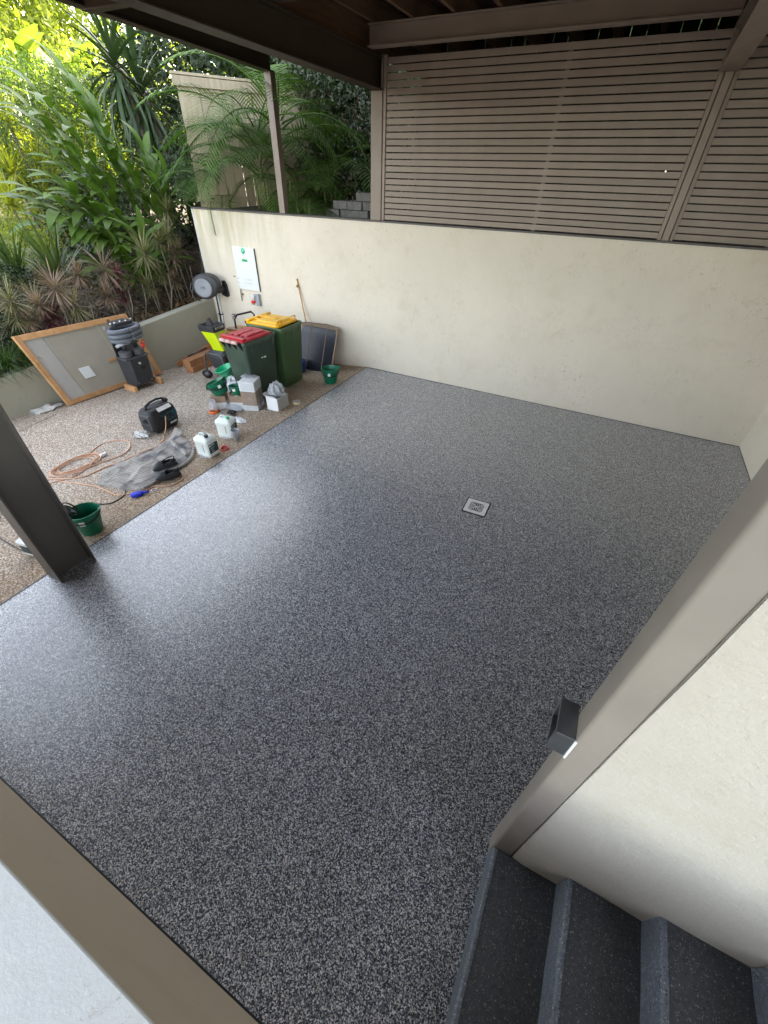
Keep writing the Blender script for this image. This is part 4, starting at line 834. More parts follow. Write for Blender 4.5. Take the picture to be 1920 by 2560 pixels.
tb = bucket('green bucket beside the left column with a black tool standing in it', gp(-3.87, 1.345), (0, 0, 0), .128, .098, .245, hz=.95, hang=-.35)
tb2 = bucket('green bucket tilted on top of the left taped carton', gp(-4.87, 4.15, .225), (0, math.radians(-22), .35), .150, .110, .175, hz=.9, hang=-.5)
bucket('green bucket nested inside the tilted bucket', gp(-4.875, 4.15, .250), (0, math.radians(-22), .35), .143, .102, .172, hz=.9, sticker=False)
bucket('small green bucket with a white sticker on the middle carton', gp(-4.68, 4.27, .205), (0, 0, .5), .085, .065, .13, hz=.0, hang=-.9)
bucket('bright green open tub tilted on the white bags, beside the red lidded bin', gp(-5.22, 4.68, .26), (math.radians(12), math.radians(-14), 0), .155, .08, .17, m=M['tub'], name='plastic_tub', cat='tub', sticker=False)
# tool in the bucket
t = thing('mixing_tool', 'black ring shaped tool standing in the bucket by the left column', 'tool', gp(-3.94, 1.29, .19), (.25, .15, .4))
def ring(c, R_, r, n=28, M_=None, ax='y'):
    pts = [(c[0]+R_*math.cos(2*PI*k/n), c[1], c[2]+R_*math.sin(2*PI*k/n)) if ax == 'y' else (c[0]+R_*math.cos(2*PI*k/n), c[1]+R_*math.sin(2*PI*k/n), c[2]) for k in range(n+1)]
    return B().tube(pts, r, 6, M_)
ring((0, 0, .10), .075, .008).build('guard_ring', M['blackm'], t); ring((-.05, .06, .06), .06, .007).build('guard_ring', M['blackm'], t)
b = B(); b.box((0, 0, .10), (.15, .02, .016)); b.box((0, 0, .10), (.016, .02, .15)); b.tube([(0, 0, .1), (-.05, .06, -.12)], .012, 6); b.build('tool_body', M['dgrey'], t)
# --- cartons
def carton(label, loc, rot, w_, d_, h_, m, m2=None, split=.45, wrapped=True):
    t = thing('carton', label, 'box', loc, rot, group='cartons in front of the bins')
    sp = h_*split if m2 else h_
    b_ = B().box((0, 0, sp/2), (w_, d_, sp), bev=.004); b_.build('carton_base', m, t)
    if m2:
        b_ = B().box((0, 0, (sp+h_)/2), (w_*.985, d_*.985, h_-sp), bev=.004)
        b_.build('carton_top', m2, t)
    B().box((0, 0, h_+.001), (.045, d_*.96, .002)).build('tape_strip', M['whitecard'], t)
    if wrapped:
        V = []; n = 36; hs = [.012, h_*.3, h_*.5, h_*.8, h_*.97]
        for z in hs:
            for k in range(n):
                a = 2*PI*k/n; e = 1/max(abs(math.cos(a)), abs(math.sin(a))); V.append((w_*.5*math.cos(a)*e*1.012+random.uniform(.0, .002), d_*.5*math.sin(a)*e*1.012+random.uniform(0, .002), z))
        B().add(V, [(i*n+k, i*n+(k+1) % n, (i+1)*n+(k+1) % n, (i+1)*n+k) for i in range(len(hs)-1) for k in range(n)], smooth=True).build('wrapping', M['wrap'], t)
    return t
carton('lowest carton of the tall stack, white below and brown taped above', gp(-4.435, 4.33), .36, .235, .265, .195, M['whitecard'], M['card'], .45)
carton('brown taped carton in the middle of the tall stack', gp(-4.437, 4.33, .197), .37, .230, .26, .105, M['card'])
carton('white carton on top of the tall stack', gp(-4.437, 4.33, .304), .345, .235, .262, .145, M['whitecard'], None)
carton('left taped carton carrying the tilted buckets, white below and brown above', gp(-4.95, 4.155), .62, .22, .22, .205, M['whitecard'], M['card'], .5, False)
carton('middle carton carrying the small green bucket', gp(-4.69, 4.30), .42, .21, .24, .20, M['whitecard'], M['card'], .5, False)
carton('white topped carton at the back, behind the small green bucket', gp(-4.93, 4.52), .4, .22, .2, .24, M['card'], M['whitecard'], .6)
def crumple(name, label, cat, loc, r, m, seed, n=24, amp=.28, zmin=0):
    g_ = np.random.default_rng(seed); ph = g_.uniform(0, 6.28, 12); V = []; mm = n//2
    for j in range(mm+1):
        th = PI*j/mm
        for i in range(n):
            a = 2*PI*i/n; d = Vector((math.sin(th)*math.cos(a), math.sin(th)*math.sin(a), math.cos(th)))
            f = 1+amp*(abs(math.sin(5*d.x+ph[0]+3*d.z))*abs(math.sin(6*d.y+ph[1]))-.3+.5*abs(math.sin(9*d.z+ph[2]+4*d.x))*math.sin(8*d.y+ph[3])+.3*math.sin(17*d.x+ph[4])*math.sin(15*d.z+ph[5]))
            V.append((d.x*r[0]*f, d.y*r[1]*f, max(zmin, d.z*r[2]*f)))
    F_ = [(j*n+i, j*n+(i+1) % n, (j+1)*n+(i+1) % n, (j+1)*n+i) for j in range(mm) for i in range(n)]
    o_ = B().add(V, F_, smooth=False).build(name, m, None, loc)
    return tag(o_, label, cat)
M['whitebag'] = mat('white_bag', (.68, .70, .74), .35, .1, 12, .6, 30)
crumple('plastic_bag', 'crumpled clear bag lying on top of the tall carton stack, back part', 'bag', gp(-4.48, 4.42, .455), (.10, .07, .022), M['wrap'], 3)
crumple('plastic_bag', 'crumpled clear film on the white top carton, left part', 'bag', gp(-4.57, 4.42, .45), (.06, .09, .025), M['wrap'], 4)
crumple('plastic_bag', 'white bag bundle under the bright green tub', 'bag', gp(-5.10, 4.62, .14), (.12, .11, .16), M['whitebag'], 5)
crumple('plastic_bag', 'white crumpled bag between the tub and the tall stack', 'bag', gp(-4.82, 4.56, .28), (.11, .10, .12), M['whitebag'], 15)
crumple('plastic_wrap', 'clear film heap on the ground in front of the middle carton', 'film', gp(-4.66, 4.13, .03), (.15, .06, .05), M['wrap'], 6)
crumple('plastic_wrap', 'thin film scrap on the ground beside the green capped drum', 'film', gp(-4.33, 3.86, .008), (.14, .07, .018), M['wrap'], 16)
# open carton with grey bag
t = thing('open_carton', 'open white carton in front of the bins holding a grey plastic bag', 'box', gp(-4.09, 4.49), .04)
b = B(); w_, d_, h_ = .205, .265, .20; e = .004
for a in ((-w_/2, -d_/2, w_/2, -d_/2+e), (-w_/2, d_/2-e, w_/2, d_/2), (-w_/2, -d_/2, -w_/2+e, d_/2), (w_/2-e, -d_/2, w_/2, d_/2)): b.span((a[0], a[1], 0), (a[2], a[3], h_))
b.span((-w_/2, -d_/2, 0), (w_/2, d_/2, e)); b.build('carton_body', M['whitecard'], t)
B().box((0, 0, 0), (.002, d_, .19)).build('print_side', M['greycard'], t, (w_/2+.0015, 0, .1))
B().add([(-w_/2, -d_/2, h_), (w_/2, -d_/2, h_), (w_/2-.02, -d_/2-.05, h_+.06), (-w_/2+.0, -d_/2-.06, h_+.055)], [(0, 1, 2, 3)]).add([(-w_/2, -d_/2, h_), (-w_/2, d_/2, h_), (-w_/2-.07, d_/2-.01, h_+.03), (-w_/2-.07, -d_/2+.02, h_+.03)], [(0, 1, 2, 3)]).build('flap', M['whitecard'], t)
crumple('plastic_bag', 'translucent grey plastic bag bulging out of the open carton', 'bag', gp(-4.10, 4.51, .23), (.115, .13, .15), M['bag'], 8, 30, .2)
# --- drums
def drum(label, loc, rot, capm, mirror=1):
    t = thing('plastic_drum', label, 'drum', loc, rot, group='white drums on the driveway'); w_, d_ = .235, .185
    b_ = B(); rings = []
    for z, k in ((.0, .84), (.006, .90), (.03, .95), (.045, .97), (.048, .94), (.185, .94), (.19, .98), (.215, 1.0), (.235, .985), (.262, .74), (.268, .55)):
        rings.append(rrect(w_*k, d_*k, .035*k, z, 5, 0, 0))
    b_.loft(rings); b_.build('drum_body', M['jug'], t, auto=40)
    B().span((-.05, -.105, -.001), (.05, .105, .014)).build('base_recess', M['greyp'], t)
    B().tube([(-.07, -.035, .245), (-.055, 0, .285), (-.01, .015, .288), (.02, .02, .262)], .012, 8).build('drum_handle', M['jug'], t)
    b_ = B().lathe([(.024, .258), (.026, .262), (.026, .285), (.022, .289), (.001, .289)], 16, c=(.055, -.02, 0)); b_.build('cap', capm, t)
    lb_ = B().box((w_*.47+.0012, .0, .125), (.003, d_*.78, .125)).build('label', M['label'], t)
    B().box((.03, -d_*.47-.0012, .125), (w_*.02, .003, .1)).build('label_edge', M['label'], t)
    text('lettering', 'APO', .036, M['labelw'], t, (w_*.47+.0035, -.012, .165), (PI/2, 0, PI/2)); 
    B().box((w_*.47+.003, -.058, .165), (.002, .016, .022)).build('logo', M['labelw'], t)
    b_ = B(); 
    for k in range(4): b_.box((w_*.47+.003, -.02-.004*k, .138-.010*k), (.0015, .07-.008*k, .0035))
    b_.box((w_*.47+.003, -.02, .082), (.0015, .045, .012)); b_.build('print_lines', M['greyp'], t)
    return t
drum('white drum with a black cap and dark label, nearest to the floor edge', gp(-3.965, 2.955), .05, M['black'])
drum('white drum with a green cap, behind the black capped one', gp(-4.11, 3.45), .28, M['greenp'])
t = thing('measuring_cup', 'clear plastic measuring cup standing in front of the green capped drum', 'cup', gp(-3.915, 3.40), .3)
B().lathe([(.034, .002), (.037, .004), (.050, .145), (.054, .147), (.052, .150), (.048, .145), (.035, .006), (.001, .005)], 24).build('cup_body', M['cup'], t, auto=60)
B().tube([(.05, 0, .14), (.075, 0, .13), (.07, 0, .08), (.042, 0, .06)], .005, 6).build('cup_handle', M['cup'], t)
t = thing('measuring_cup', 'clear plastic cup standing upside down beside the left taped carton', 'cup', gp(-4.90, 3.96), 0)
B().lathe([(.06, .035), (.062, .036), (.042, .18), (.0405, .183), (.001, .184)], 24).build('cup_body', M['cup'], t, auto=60)
o = B().lathe([(.075, .0), (.078, .012), (.066, .03), (.05, .032), (.048, .004)], 20).build('plastic_collar', M['orange'], None, gp(-4.875, 3.925)); tag(o, 'bright orange plastic collar under the upside down cup', 'collar')
o = crumple('scrubbing_pad', 'black scouring pad behind the green capped drum', 'pad', gp(-4.55, 3.97, .03), (.065, .05, .04), M['blackm'], 12)
o = ring((0, 0, .012), .042, .014, 20, None, 'z').build('red_ring', M['red'], None, gp(-3.87, 3.13), (0.2, .1, 0)); tag(o, 'red plastic ring lying beside the black capped drum', 'ring')
o = ring((0, 0, .004), .028, .003, 20, None, 'z').build('rubber_ring', M['labelw'], None, gp(-3.91, 2.09)); tag(o, 'thin pale rubber ring on the driveway right of the blue brush', 'ring')
o = ring((0, 0, .004), .03, .003, 20, None, 'z').build('rubber_ring', M['labelw'], None, gp(-4.205, 4.268)); tag(o, 'thin pale rubber ring in front of the tall carton stack', 'ring')
t = thing('tape_roll', 'roll of cream masking tape lying near the floor edge', 'tape', gp(-3.915, 4.725, .002), 0)
B().lathe([(.040, 0), (.056, 0), (.056, .036), (.040, .036), (.040, 0)], 28, smooth=False).build('tape_winding', M['tape'], t); B().lathe([(.037, 0.001), (.040, 0.001), (.040, .037), (.037, .037), (.037, .001)], 28, smooth=False).build('core', M['greyp'], t)
o = crumple('cloth_scrap', 'small crumpled cream scrap right of the measuring cup', 'scrap', gp(-3.93, 3.60, .012), (.03, .022, .02), M['tape'], 13)
o = crumple('rubble_lump', 'small pale rubble heap against the retaining wall, left of the board', 'rubble', (-7.27, 2.78, -.13), (.10, .2, .045), M['rubble'], 14, 24, .5); 
o = crumple('rubble_lump', 'white crumbled lump beside the generator', 'rubble', gp(-5.17, 2.90, .015), (.11, .06, .035), M['rubble'], 17, 24, .5)
# --- generator
t = thing('generator', 'black portable generator with a teal control panel and carry handle', 'generator', gp(-5.15, 3.215), math.radians(4))
b = B(); rings = []
def genring(z, w_, l_, r, cx=0, cy=0): return rrect(w_, l_, r, z, 5, cx, cy)
for z, w_, l_, r in ((.02, .24, .36, .06), (.035, .27, .42, .07), (.10, .285, .46, .07), (.22, .28, .455, .07), (.29, .26, .42, .06), (.325, .21, .36, .06), (.335, .16, .30, .05)): rings.append(genring(z, w_, l_, r))
b.loft(rings); b.build('housing', M['blackm'], t, auto=35)
B().box((.005, -.212, .16), (.20, .035, .23), bev=.02).build('end_cover', M['dgrey'], t)
b = B().lathe([(.0, .0), (.020, .0), (.030, .002), (.030, .012)], 16, Matrix.Translation((.02, -.232, .19)) @ Matrix.Rotation(PI/2, 4, 'X')); b.build('exhaust', M['black'], t)
B().tube([(.0, -.17, .30), (.0, -.14, .37), (.0, -.06, .40), (.0, .05, .405), (.0, .14, .385), (.0, .18, .31)], [.02, .017, .015, .015, .017, .022], 10).build('carry_handle', M['blackm'], t)
B().tube([(.0, .16, .33), (.0, .20, .35)], .035, 14).build('fuel_cap', M['black'], t)
b = B().prism([(-.08, .245), (.185, .245), (.195, .19), (.15, .13), (.03, .125), (-.03, .17)], .138, .147, 'x'); b.build('control_panel', M['teal'], t)
b = B(); b.box((.15, -.01, .205), (.02, .07, .05)); b.box((.148, .08, .205), (.014, .05, .045)); b.box((.148, .115, .165), (.014, .03, .02)); b.box((.148, .05, .16), (.014, .04, .025)); b.build('sockets', M['black'], t)
B().box((.16, -.012, .21), (.03, .045, .035), bev=.006).build('plug', M['dgrey'], t)
B().box((.145, .10, .082), (.006, .11, .022)).build('name_plate', M['labelw'], t)
text('lettering', 'GENERATOR', .019, M['ink'], t, (.1485, .10, .082), (PI/2, 0, PI/2))
B().box((.105, .03, .3105), (.055, .22, .003), Matrix.Translation((0, 0, 0)) @ Matrix.Rotation(0, 4, 'Y')).build('warning_strip', M['labelw'], t)
t.children[-1].rotation_euler = (0, math.radians(48), 0); t.children[-1].location = (.105-.105*math.cos(math.radians(48))-.3105*math.sin(math.radians(48))+.018, 0, .3105+.105*math.sin(math.radians(48))-.3105*math.cos(math.radians(48))+.004)
b = B()
for k in range(6): b.box((.1425, -.12-.0*k, .075+.018*k), (.006, .09, .006))
b.build('vent_slot', M['dgrey'], t)
for x in (-.09, .09):
    for y in (-.14, .14): B().box((x, y, .012), (.05, .05, .024), bev=.006).build('foot', M['black'], t)
# --- cords
def cord(pts, r, n=6, sub=6, wob=.0):
    P = [Vector(p) for p in pts]; out = []
    for i in range(len(P)-1):
        p0 = P[max(0, i-1)]; p1 = P[i]; p2 = P[i+1]; p3 = P[min(len(P)-1, i+2)]
        for k in range(sub):
            u = k/sub; out.append(.5*((2*p1)+(-p0+p2)*u+(2*p0-5*p1+4*p2-p3)*u*u+(-p0+3*p1-3*p2+p3)*u**3))
    out.append(P[-1]); return B().tube(out, r, n)
def g2(pts, dz=.007): return [(x, y, ground(x, y)+dz+(z[0] if z else 0)) for x, y, *z in pts]
run = [(-4.985, 3.205, .20), (-4.93, 3.16, .19), (-4.915, 3.12, .10), (-4.93, 3.08, .01), (-4.90, 3.03), (-4.80, 2.95), (-4.725, 2.76), (-4.734, 2.615, .012), (-4.752, 2.434, .012), (-4.775, 2.293, .01), (-4.834, 2.173), (-4.847, 2.011), (-4.86, 1.90), (-4.95, 1.80), (-5.08, 1.72), (-5.2, 1.66)]
t = thing('extension_cord', 'orange extension cord coiled on the driveway and plugged into the generator', 'cord', gp(-5.2, 2.1))
coil = []
for k in range(5*16+1):
    a = 2*PI*k/16+.6; kk = k//16; rx = (.14, .165, .125, .18, .15)[kk % 5]+.008*math.sin(3*a); ry = (.26, .285, .235, .30, .25)[kk % 5]+.015*math.cos(2*a)
    coil.append((-5.22+.012*kk+rx*math.cos(a), 2.04+.012*kk-.008*kk*kk+ry*math.sin(a), .005*kk*.8+.002*math.sin(a*5)))
local(t, cord(g2(run), .0065).build('cord_run', M['cord'])); local(t, cord(g2(coil), .0065, 6, 3).build('coil', M['cord']))
loop = [(-5.33, 2.25), (-5.40, 2.40), (-5.43, 2.52), (-5.34, 2.66), (-5.20, 2.70), (-5.05, 2.63), (-4.95, 2.50), (-4.93, 2.38), (-4.98, 2.2), (-5.0, 2.0), (-4.97, 1.88), (-5.0, 1.75), (-5.08, 1.60), (-5.05, 1.5)]
local(t, cord(g2(loop), .0065).build('cord_run', M['cord']))
c2_ = [(-5.02, 1.70), (-4.90, 1.73), (-4.76, 1.78), (-4.657, 1.805), (-4.517, 1.833), (-4.33, 1.827), (-4.179, 1.834), (-4.091, 1.902), (-4.022, 2.002), (-3.973, 2.086), (-3.968, 2.13), (-3.90, 2.17), (-3.83, 2.21), (-3.791, 2.29), (-3.802, 2.40), (-3.90, 2.46)]
local(t, cord(g2(c2_), .0065).build('cord_run', M['cord']))
c3 = [(-5.02, 1.70), (-5.08, 1.60), (-5.0, 1.45), (-4.92, 1.32), (-4.8, 1.2)]
local(t, cord(g2(c3), .0065).build('cord_run', M['cord']))
local(t, B().box((-5.11, 2.31, ground(-5.1, 2.3)+.025), (.04, .09, .035), bev=.012).build('plug', M['labelw']))
o = cord(g2([(-3.98, 1.50, .2), (-4.10, 1.53, .08), (-4.20, 1.56), (-4.284, 1.587), (-4.123, 1.684), (-4.095, 1.767), (-4.113, 1.869), (-4.181, 1.934)]), .006).build('power_lead', M['bcord']); tag(o, 'black lead running from the bucket by the left column to the drop mat', 'cord')
o = cord(g2([(-4.9, .80), (-4.70, .86), (-4.535, .853), (-4.299, .85), (-4.045, .864), (-3.95, .9)]), .005).build('power_lead', M['bcord']); tag(o, 'thin black lead on the driveway at the left edge behind the column', 'cord')
# container behind the column
t = thing('plastic_container', 'white plastic container mostly hidden behind the left column', 'container', gp(-4.06, .93), .2)
b = B(); b.loft([rrect(.15, .15, .03, z, 4) for z in (0, .13)]+[rrect(.16, .16, .03, .135, 4), rrect(.16, .16, .03, .15, 4)]); b.build('container_body', M['whitep'], t, auto=40); B().box((0, -.077, .07), (.09, .004, .08)).build('label', M['label'], t)
t = thing('grey_tool', 'grey tool end with a small black loop at the left picture edge', 'tool', gp(-4.92, 1.02, .03), -.5)
B().tube([(-.25, 0, 0), (.05, 0, 0)], .022, 10).build('tool_body', M['lgrey'], t); ring((.08, 0, 0), .04, .005, 16, None, 'z').build('loop', M['bcord'], t)
# --- drop mat
cp_ = [(-4.583, 1.86), (-4.70, 1.97), (-4.80, 2.13), (-4.77, 2.35), (-4.75, 2.607), (-4.73, 2.80), (-4.706, 2.935), (-4.78, 3.06), (-4.72, 3.12), (-4.60, 3.10), (-4.435, 3.07), (-4.25, 2.95), (-4.10, 2.80), (-4.03, 2.62), (-4.04, 2.42), (-4.02, 2.20), (-4.03, 2.03), (-4.194, 1.94), (-4.40, 1.90)]
bm = bmesh.new(); vs_ = [bm.verts.new((x, y, 0)) for x, y in cp_]; bm.faces.new(vs_); bmesh.ops.triangulate(bm, faces=bm.faces[:])
for _ in range(6): bmesh.ops.subdivide_edges(bm, edges=[e for e in bm.edges if e.calc_length() > .035], cuts=1, use_grid_fill=False); bmesh.ops.triangulate(bm, faces=[f for f in bm.faces if len(f.verts) > 3])
me = bpy.data.meshes.new('drop_mat'); 
for v in bm.verts:
    x, y = v.co.x, v.co.y; edge = any(len(e.link_faces) < 2 for e in v.link_edges)
    v.co.z = ground(x, y)+(.004 if edge else .014)+(0 if edge else 1)*(.010*math.sin(x*19+y*7)*math.sin(y*13-x*5)+.012*max(0, math.sin(x*9-y*14+2*math.sin(y*5)))**6+.010*max(0, math.sin(x*16+y*9+1.5*math.sin(x*7)))**8)+.020*math.exp(-((y-(2.62+(x+4.4)*.9))/.05)**2)*(0 if edge else 1)+.035*math.exp(-((x+4.62)/.10)**2-((y-3.02)/.1)**2)
bm.to_mesh(me); bm.free(); me.polygons.foreach_set('use_smooth', [True]*len(me.polygons))
M['carpet'].node_tree  # ribbed weave with dark paint marks
mt, tt, bs_ = newmat('ribbed_drop_mat'); v = coords(tt)
wv = N(tt, 'ShaderNodeTexWave'); wv.inputs['Scale'].default_value = 9; wv.inputs['Distortion'].default_value = 1.2; wv.bands_direction = 'Y'; tt.links.new(v, wv.inputs[0])
c = ramp(tt, noise(tt, v, 3, 6), [(.3, (.27, .25, .225)), (.7, (.44, .415, .38))]); c = mixc(tt, ramp(tt, wv.outputs['Fac'], [(.0, (.0, .0, .0)), (.5, (.35, .35, .35))]), (.13, .12, .115), c) if False else c
c = mixc(tt, ramp(tt, wv.outputs['Fac'], [(.1, (.30, .30, .30)), (.5, (0, 0, 0))]), c, (.24, .225, .205))
c = mixc(tt, ramp(tt, noise(tt, coords(tt, (1.4, .8, 1)), 4.6, 6, .65, .6), [(.47, (0, 0, 0)), (.62, (.8, .8, .8))]), c, (.07, .074, .09))
tt.links.new(c, bs_.inputs['Base Color']); bs_.inputs['Roughness'].default_value = .95; bump(tt, wv.outputs['Fac'], .45, .005, bs_)
tm = thing('drop_mat', 'crumpled grey ribbed mat with dark stains lying on the driveway', 'mat', gp(-4.4, 2.4)); local(tm, link('mat_cloth', me, mt))
fold = [(-4.02, 2.03), (-4.01, 2.22), (-4.03, 2.42), (-4.02, 2.62), (-4.09, 2.80), (-4.24, 2.96)]
local(tm, cord([(x, y, ground(x, y)+.018) for x, y in fold], .02, 8).build('folded_edge', mt))
local(tm, cord([(x, y, ground(x, y)+.04) for x, y in ((-4.60, 2.93), (-4.48, 2.88), (-4.30, 2.83), (-4.12, 2.76))], [.03]*19 if False else .028, 8).build('fold', mt))
b = B(); b.add([(-4.80, 3.17, ground(-4.8, 3.1)+.10), (-4.66, 3.15, ground(-4.6, 3.1)+.07), (-4.60, 3.02, ground(-4.6, 3)+.03), (-4.74, 3.02, ground(-4.7, 3)+.03)], [(0, 1, 2, 3)]); local(tm, b.build('turned_corner', mt))
# clogs
def clog(label, loc, rot):
    t = thing('foam_clog', label, 'shoe', loc, rot, group='pair of clogs on the mat')
    def out(u, k=1): return (.046+.012*math.sin(PI*u*1.1+.4))*k*(math.sin(PI*min(.985, max(.03, u))))**.38
    n = 14; rings = []
    def rg(z, k, x0=-.14, x1=.14, lim=1.0):
        pts = []
        for i in range(n): u = i/(n-1); pts.append((x0+(x1-x0)*u, out(u, k), z))
        return pts+[(p[0], -p[1], p[2]) for p in reversed(pts)]
    B().loft([rg(.0, .88), rg(.008, 1.0), rg(.028, 1.02), rg(.032, .95)]).build('sole', M['shoe'], t, auto=40)
    b_ = B(); V = []; m_ = 12                     # closed toe box
    for i in range(11):
        u = i/10; x = .02+.118*u; hw = out(.5+.49*u, .96); hh = .062*(1-u**2.4)+.004+.012*(1-u)
        for k in range(m_+1): a = PI*k/m_; V.append((x, hw*math.cos(a), .028+hh*math.sin(a)**.8))
    b_.add(V, [(i*(m_+1)+k, i*(m_+1)+k+1, (i+1)*(m_+1)+k+1, (i+1)*(m_+1)+k) for i in range(10) for k in range(m_)], smooth=True)
    V = []
    for k in range(17):                           # heel rim
        a = PI/2+PI*k/16; x = -.045+.09*math.cos(a)*1.0; y = .05*math.sin(a)
        hz_ = .055+.018*abs(math.sin(a))*0+.01; V += [(x, y, .025), (x*1.0, y*1.04, hz_)]
    b_.add([(.03, .052, .025), (.03, .054, .075)]+V+[(.03, -.052, .025), (.03, -.054, .075)], [(2*i, 2*i+1, 2*i+3, 2*i+2) for i in range(18)], smooth=True)
    b_.build('upper', M['shoe'], t)
    B().tube([(-.0, .055, .07), (-.06, .052, .085), (-.115, .03, .10), (-.125, 0, .105), (-.115, -.03, .10), (-.06, -.052, .085), (0, -.055, .07)], .007, 6).build('heel_strap', M['blackm'], t)
    b_ = B()
    for i, (x, y) in enumerate(((.05, 0), (.07, .02), (.07, -.02), (.09, 0), (.05, .035), (.05, -.035))): b_.lathe([(.006, 0), (.006, .004), (0.001, .004)], 8, c=(x, y, .028+(.074*(1-((x-.02)/.118)**2.4)+.005)*math.sqrt(max(0, 1-(y/.06)**2))))
    b_.build('vent_hole', M['black'], t)
    return t
clog('grey foam clog at the near edge of the mat, toe pointing left', gp(-3.955, 2.33, .012), math.radians(-118))
clog('dark foam clog behind the grey one, lying on the mat', gp(-4.16, 2.46, .02), math.radians(-112))
t = thing('hand_brush', 'blue hand brush lying bristles out near the mat', 'brush', gp(-3.98, 1.935, .0), math.radians(55))
B().lathe([(.001, .0), (.05, .0), (.062, .018), (.055, .034), (.001, .036)], 26, sx=1.15, sy=.72).build('brush_pad', M['blue'], t)
B().tube([(.06, 0, .02), (.12, 0, .022)], [.014, .012], 8).build('brush_handle', M['blue'], t)
# --- framed board leaning on the retaining wall (skewed frame follows its lean)
BL, BR, TL = Vector((-7.13, 3.07, -.14)), Vector((-7.17, 4.83, -.195)), Vector((-7.34, 2.905, .91))
U = BR-BL; Vv = TL-BL; Nn = U.cross(Vv).normalized(); 
if Nn.x < 0: Nn = -Nn
X = Matrix(((U.x/1.8, Vv.x/1.1, Nn.x, BL.x), (U.y/1.8, Vv.y/1.1, Nn.y, BL.y), (U.z/1.8, Vv.z/1.1, Nn.z, BL.z), (0, 0, 0, 1)))
t = thing('framed_board', 'large grey sheet in a pine frame leaning against the retaining wall', 'board', BL)
L_ = lambda o_: local(t, o_)
L_(B().span((.02, .02, -.012), (1.78, 1.08, -.002), X).build('sheet', M['sheet'])); L_(B().span((.07, .07, -.001), (.33, 1.02, .004), X).build('sheet_strip', M['sheet2']))
L_(B().span((0, 0, -.045), (1.8, .075, .018), X, .003).build('bottom_rail', M['pine'])); L_(B().span((0, 1.02, -.045), (1.8, 1.1, .018), X, .003).build('top_rail', M['pine']))
L_(B().span((-.002, .0, -.047), (.072, 1.101, .022), X, .003).build('side_rail', M['pine'])); L_(B().span((1.73, 0, -.047), (1.802, 1.101, .022), X, .003).build('side_rail', M['pine']))
L_(B().span((1.02, .44, -.001), (1.46, .485, .012), X, .002).build('batten', M['pine'])); L_(B().span((1.205, .07, -.0015), (1.209, 1.02, .0015), X).build('sheet_joint', M['tape']))
L_(B().span((.50, .30, .0), (.68, .475, .012), X, .003).build('white_plate', M['whitep']))
b = B()
for k in range(16): b.span((.355, .52+.026*k, -.0015), (.372, .52+.026*k+random.uniform(.01, .021), .0005), X)
for k in range(4): b.span((.36, .93+.018*k, -.0015), (.38, .942+.018*k, .0005), X)
L_(b.build('print', M['greyp']))
b = B()
for k in range(9): b.span((1.28, .12+.1*k, -.0015), (1.325, .12+.1*k+.06, .0005), X)
L_(b.build('print', M['greyp']))
# --- dust extractor
t = thing('dust_extractor', 'dark upright dust extractor with a grey hose coiled round its top', 'extractor', (-6.90, 4.24, -.185), math.radians(-4))
for yy in (-.24, .25): B().box((.03, yy, .05), (.30, .055, .10), Matrix.Rotation(-.0, 4, 'Y'), .006).build('timber_foot', M['pine'], t)
b = B(); b.loft([[(-.14, -.19, .08), (.06, -.19, .08), (.11, -.13, .08), (.11, .13, .08), (.06, .19, .08), (-.14, .19, .08)], [(-.14, -.205, .52), (.07, -.205, .52), (.12, -.14, .52), (.12, .14, .52), (.07, .205, .52), (-.14, .205, .52)]], smooth=False); b.build('cabinet', M['dgrey'], t)
B().box((-.01, 0, .53), (.28, .43, .022), bev=.008).build('cabinet_rim', M['grey'], t)
B().lathe([(.001, .006), (.018, .006), (.022, 0)], 16, Matrix.Translation((.122, .01, .43)) @ Matrix.Rotation(PI/2, 4, 'Y')).build('lock', M['knob'], t)
b = B(); b.box((.119, .04, .35), (.006, .07, .05)); b.build('switch_plate', M['black'], t)
b = B()
for y, z in ((-.12, .12), (.12, .12)): b.box((.118, y, z), (.006, .012, .012))
b.build('screw', M['knob'], t)
for yy in (-.105, .105):
    b = B(); b.lathe([(.085, .54), (.10, .55), (.10, .60), (.106, .605), (.106, .625), (.095, .63), (.06, .645), (.035, .65), (.001, .65)], 22, c=(-.0, yy, 0)); b.build('motor_head', M['grey'], t, auto=40)
    B().tube([(-.0, yy, .64), (.02, yy*.9, .70), (.0, yy*.4, .80), (-.04, 0, .90)], .024, 8).build('intake_tube', M['blackm'], t)
B().span((-.13, -.20, .54), (-.10, .20, .98)).build('back_plate', M['blackm'], t)
B().box((-.05, 0, .69), (.10, .16, .22), bev=.01).build('motor_box', M['grey'], t)
for k, (z, r) in enumerate(((.83, .235), (.90, .245), (.97, .235))):
    pts = []
    for i in range(41): a = 2*PI*i/40; pts.append((.0+.02*k*0+r*.62*math.cos(a)+.02, r*1.0*math.sin(a), z+.012*math.sin(a)))
    B().tube(pts, .036, 12).build('hose', M['hose'], t)
B().tube([(.17, -.06, .80), (.10, -.20, .77), (.05, -.23, .74)], .026, 10).build('hose_cuff', M['cuff'], t)
B().tube([(.185, .08, .785), (.19, -.05, .79), (.14, -.16, .785)], .012, 8).build('wand', M['dgrey'], t)
B().tube([(.16, .13, .74), (.17, .14, .66)], [.026, .018], 10).build('red_plug', M['red'], t); ring((.12, .18, .72), .05, .005, 18).build('red_lead', M['red'], t)
B().box((-.03, 0, 1.05), (.20, .30, .05), bev=.01).build('top_tray', M['dgrey'], t)
b = B()
for y in (-.19, -.12, -.02, .06, .17): b.lathe([(.012, 1.06), (.016, 1.075), (.012, 1.09), (.001, 1.092)], 10, c=(.03+.02*math.sin(y*30), y, .0))
b.build('fitting', M['chrome'], t)
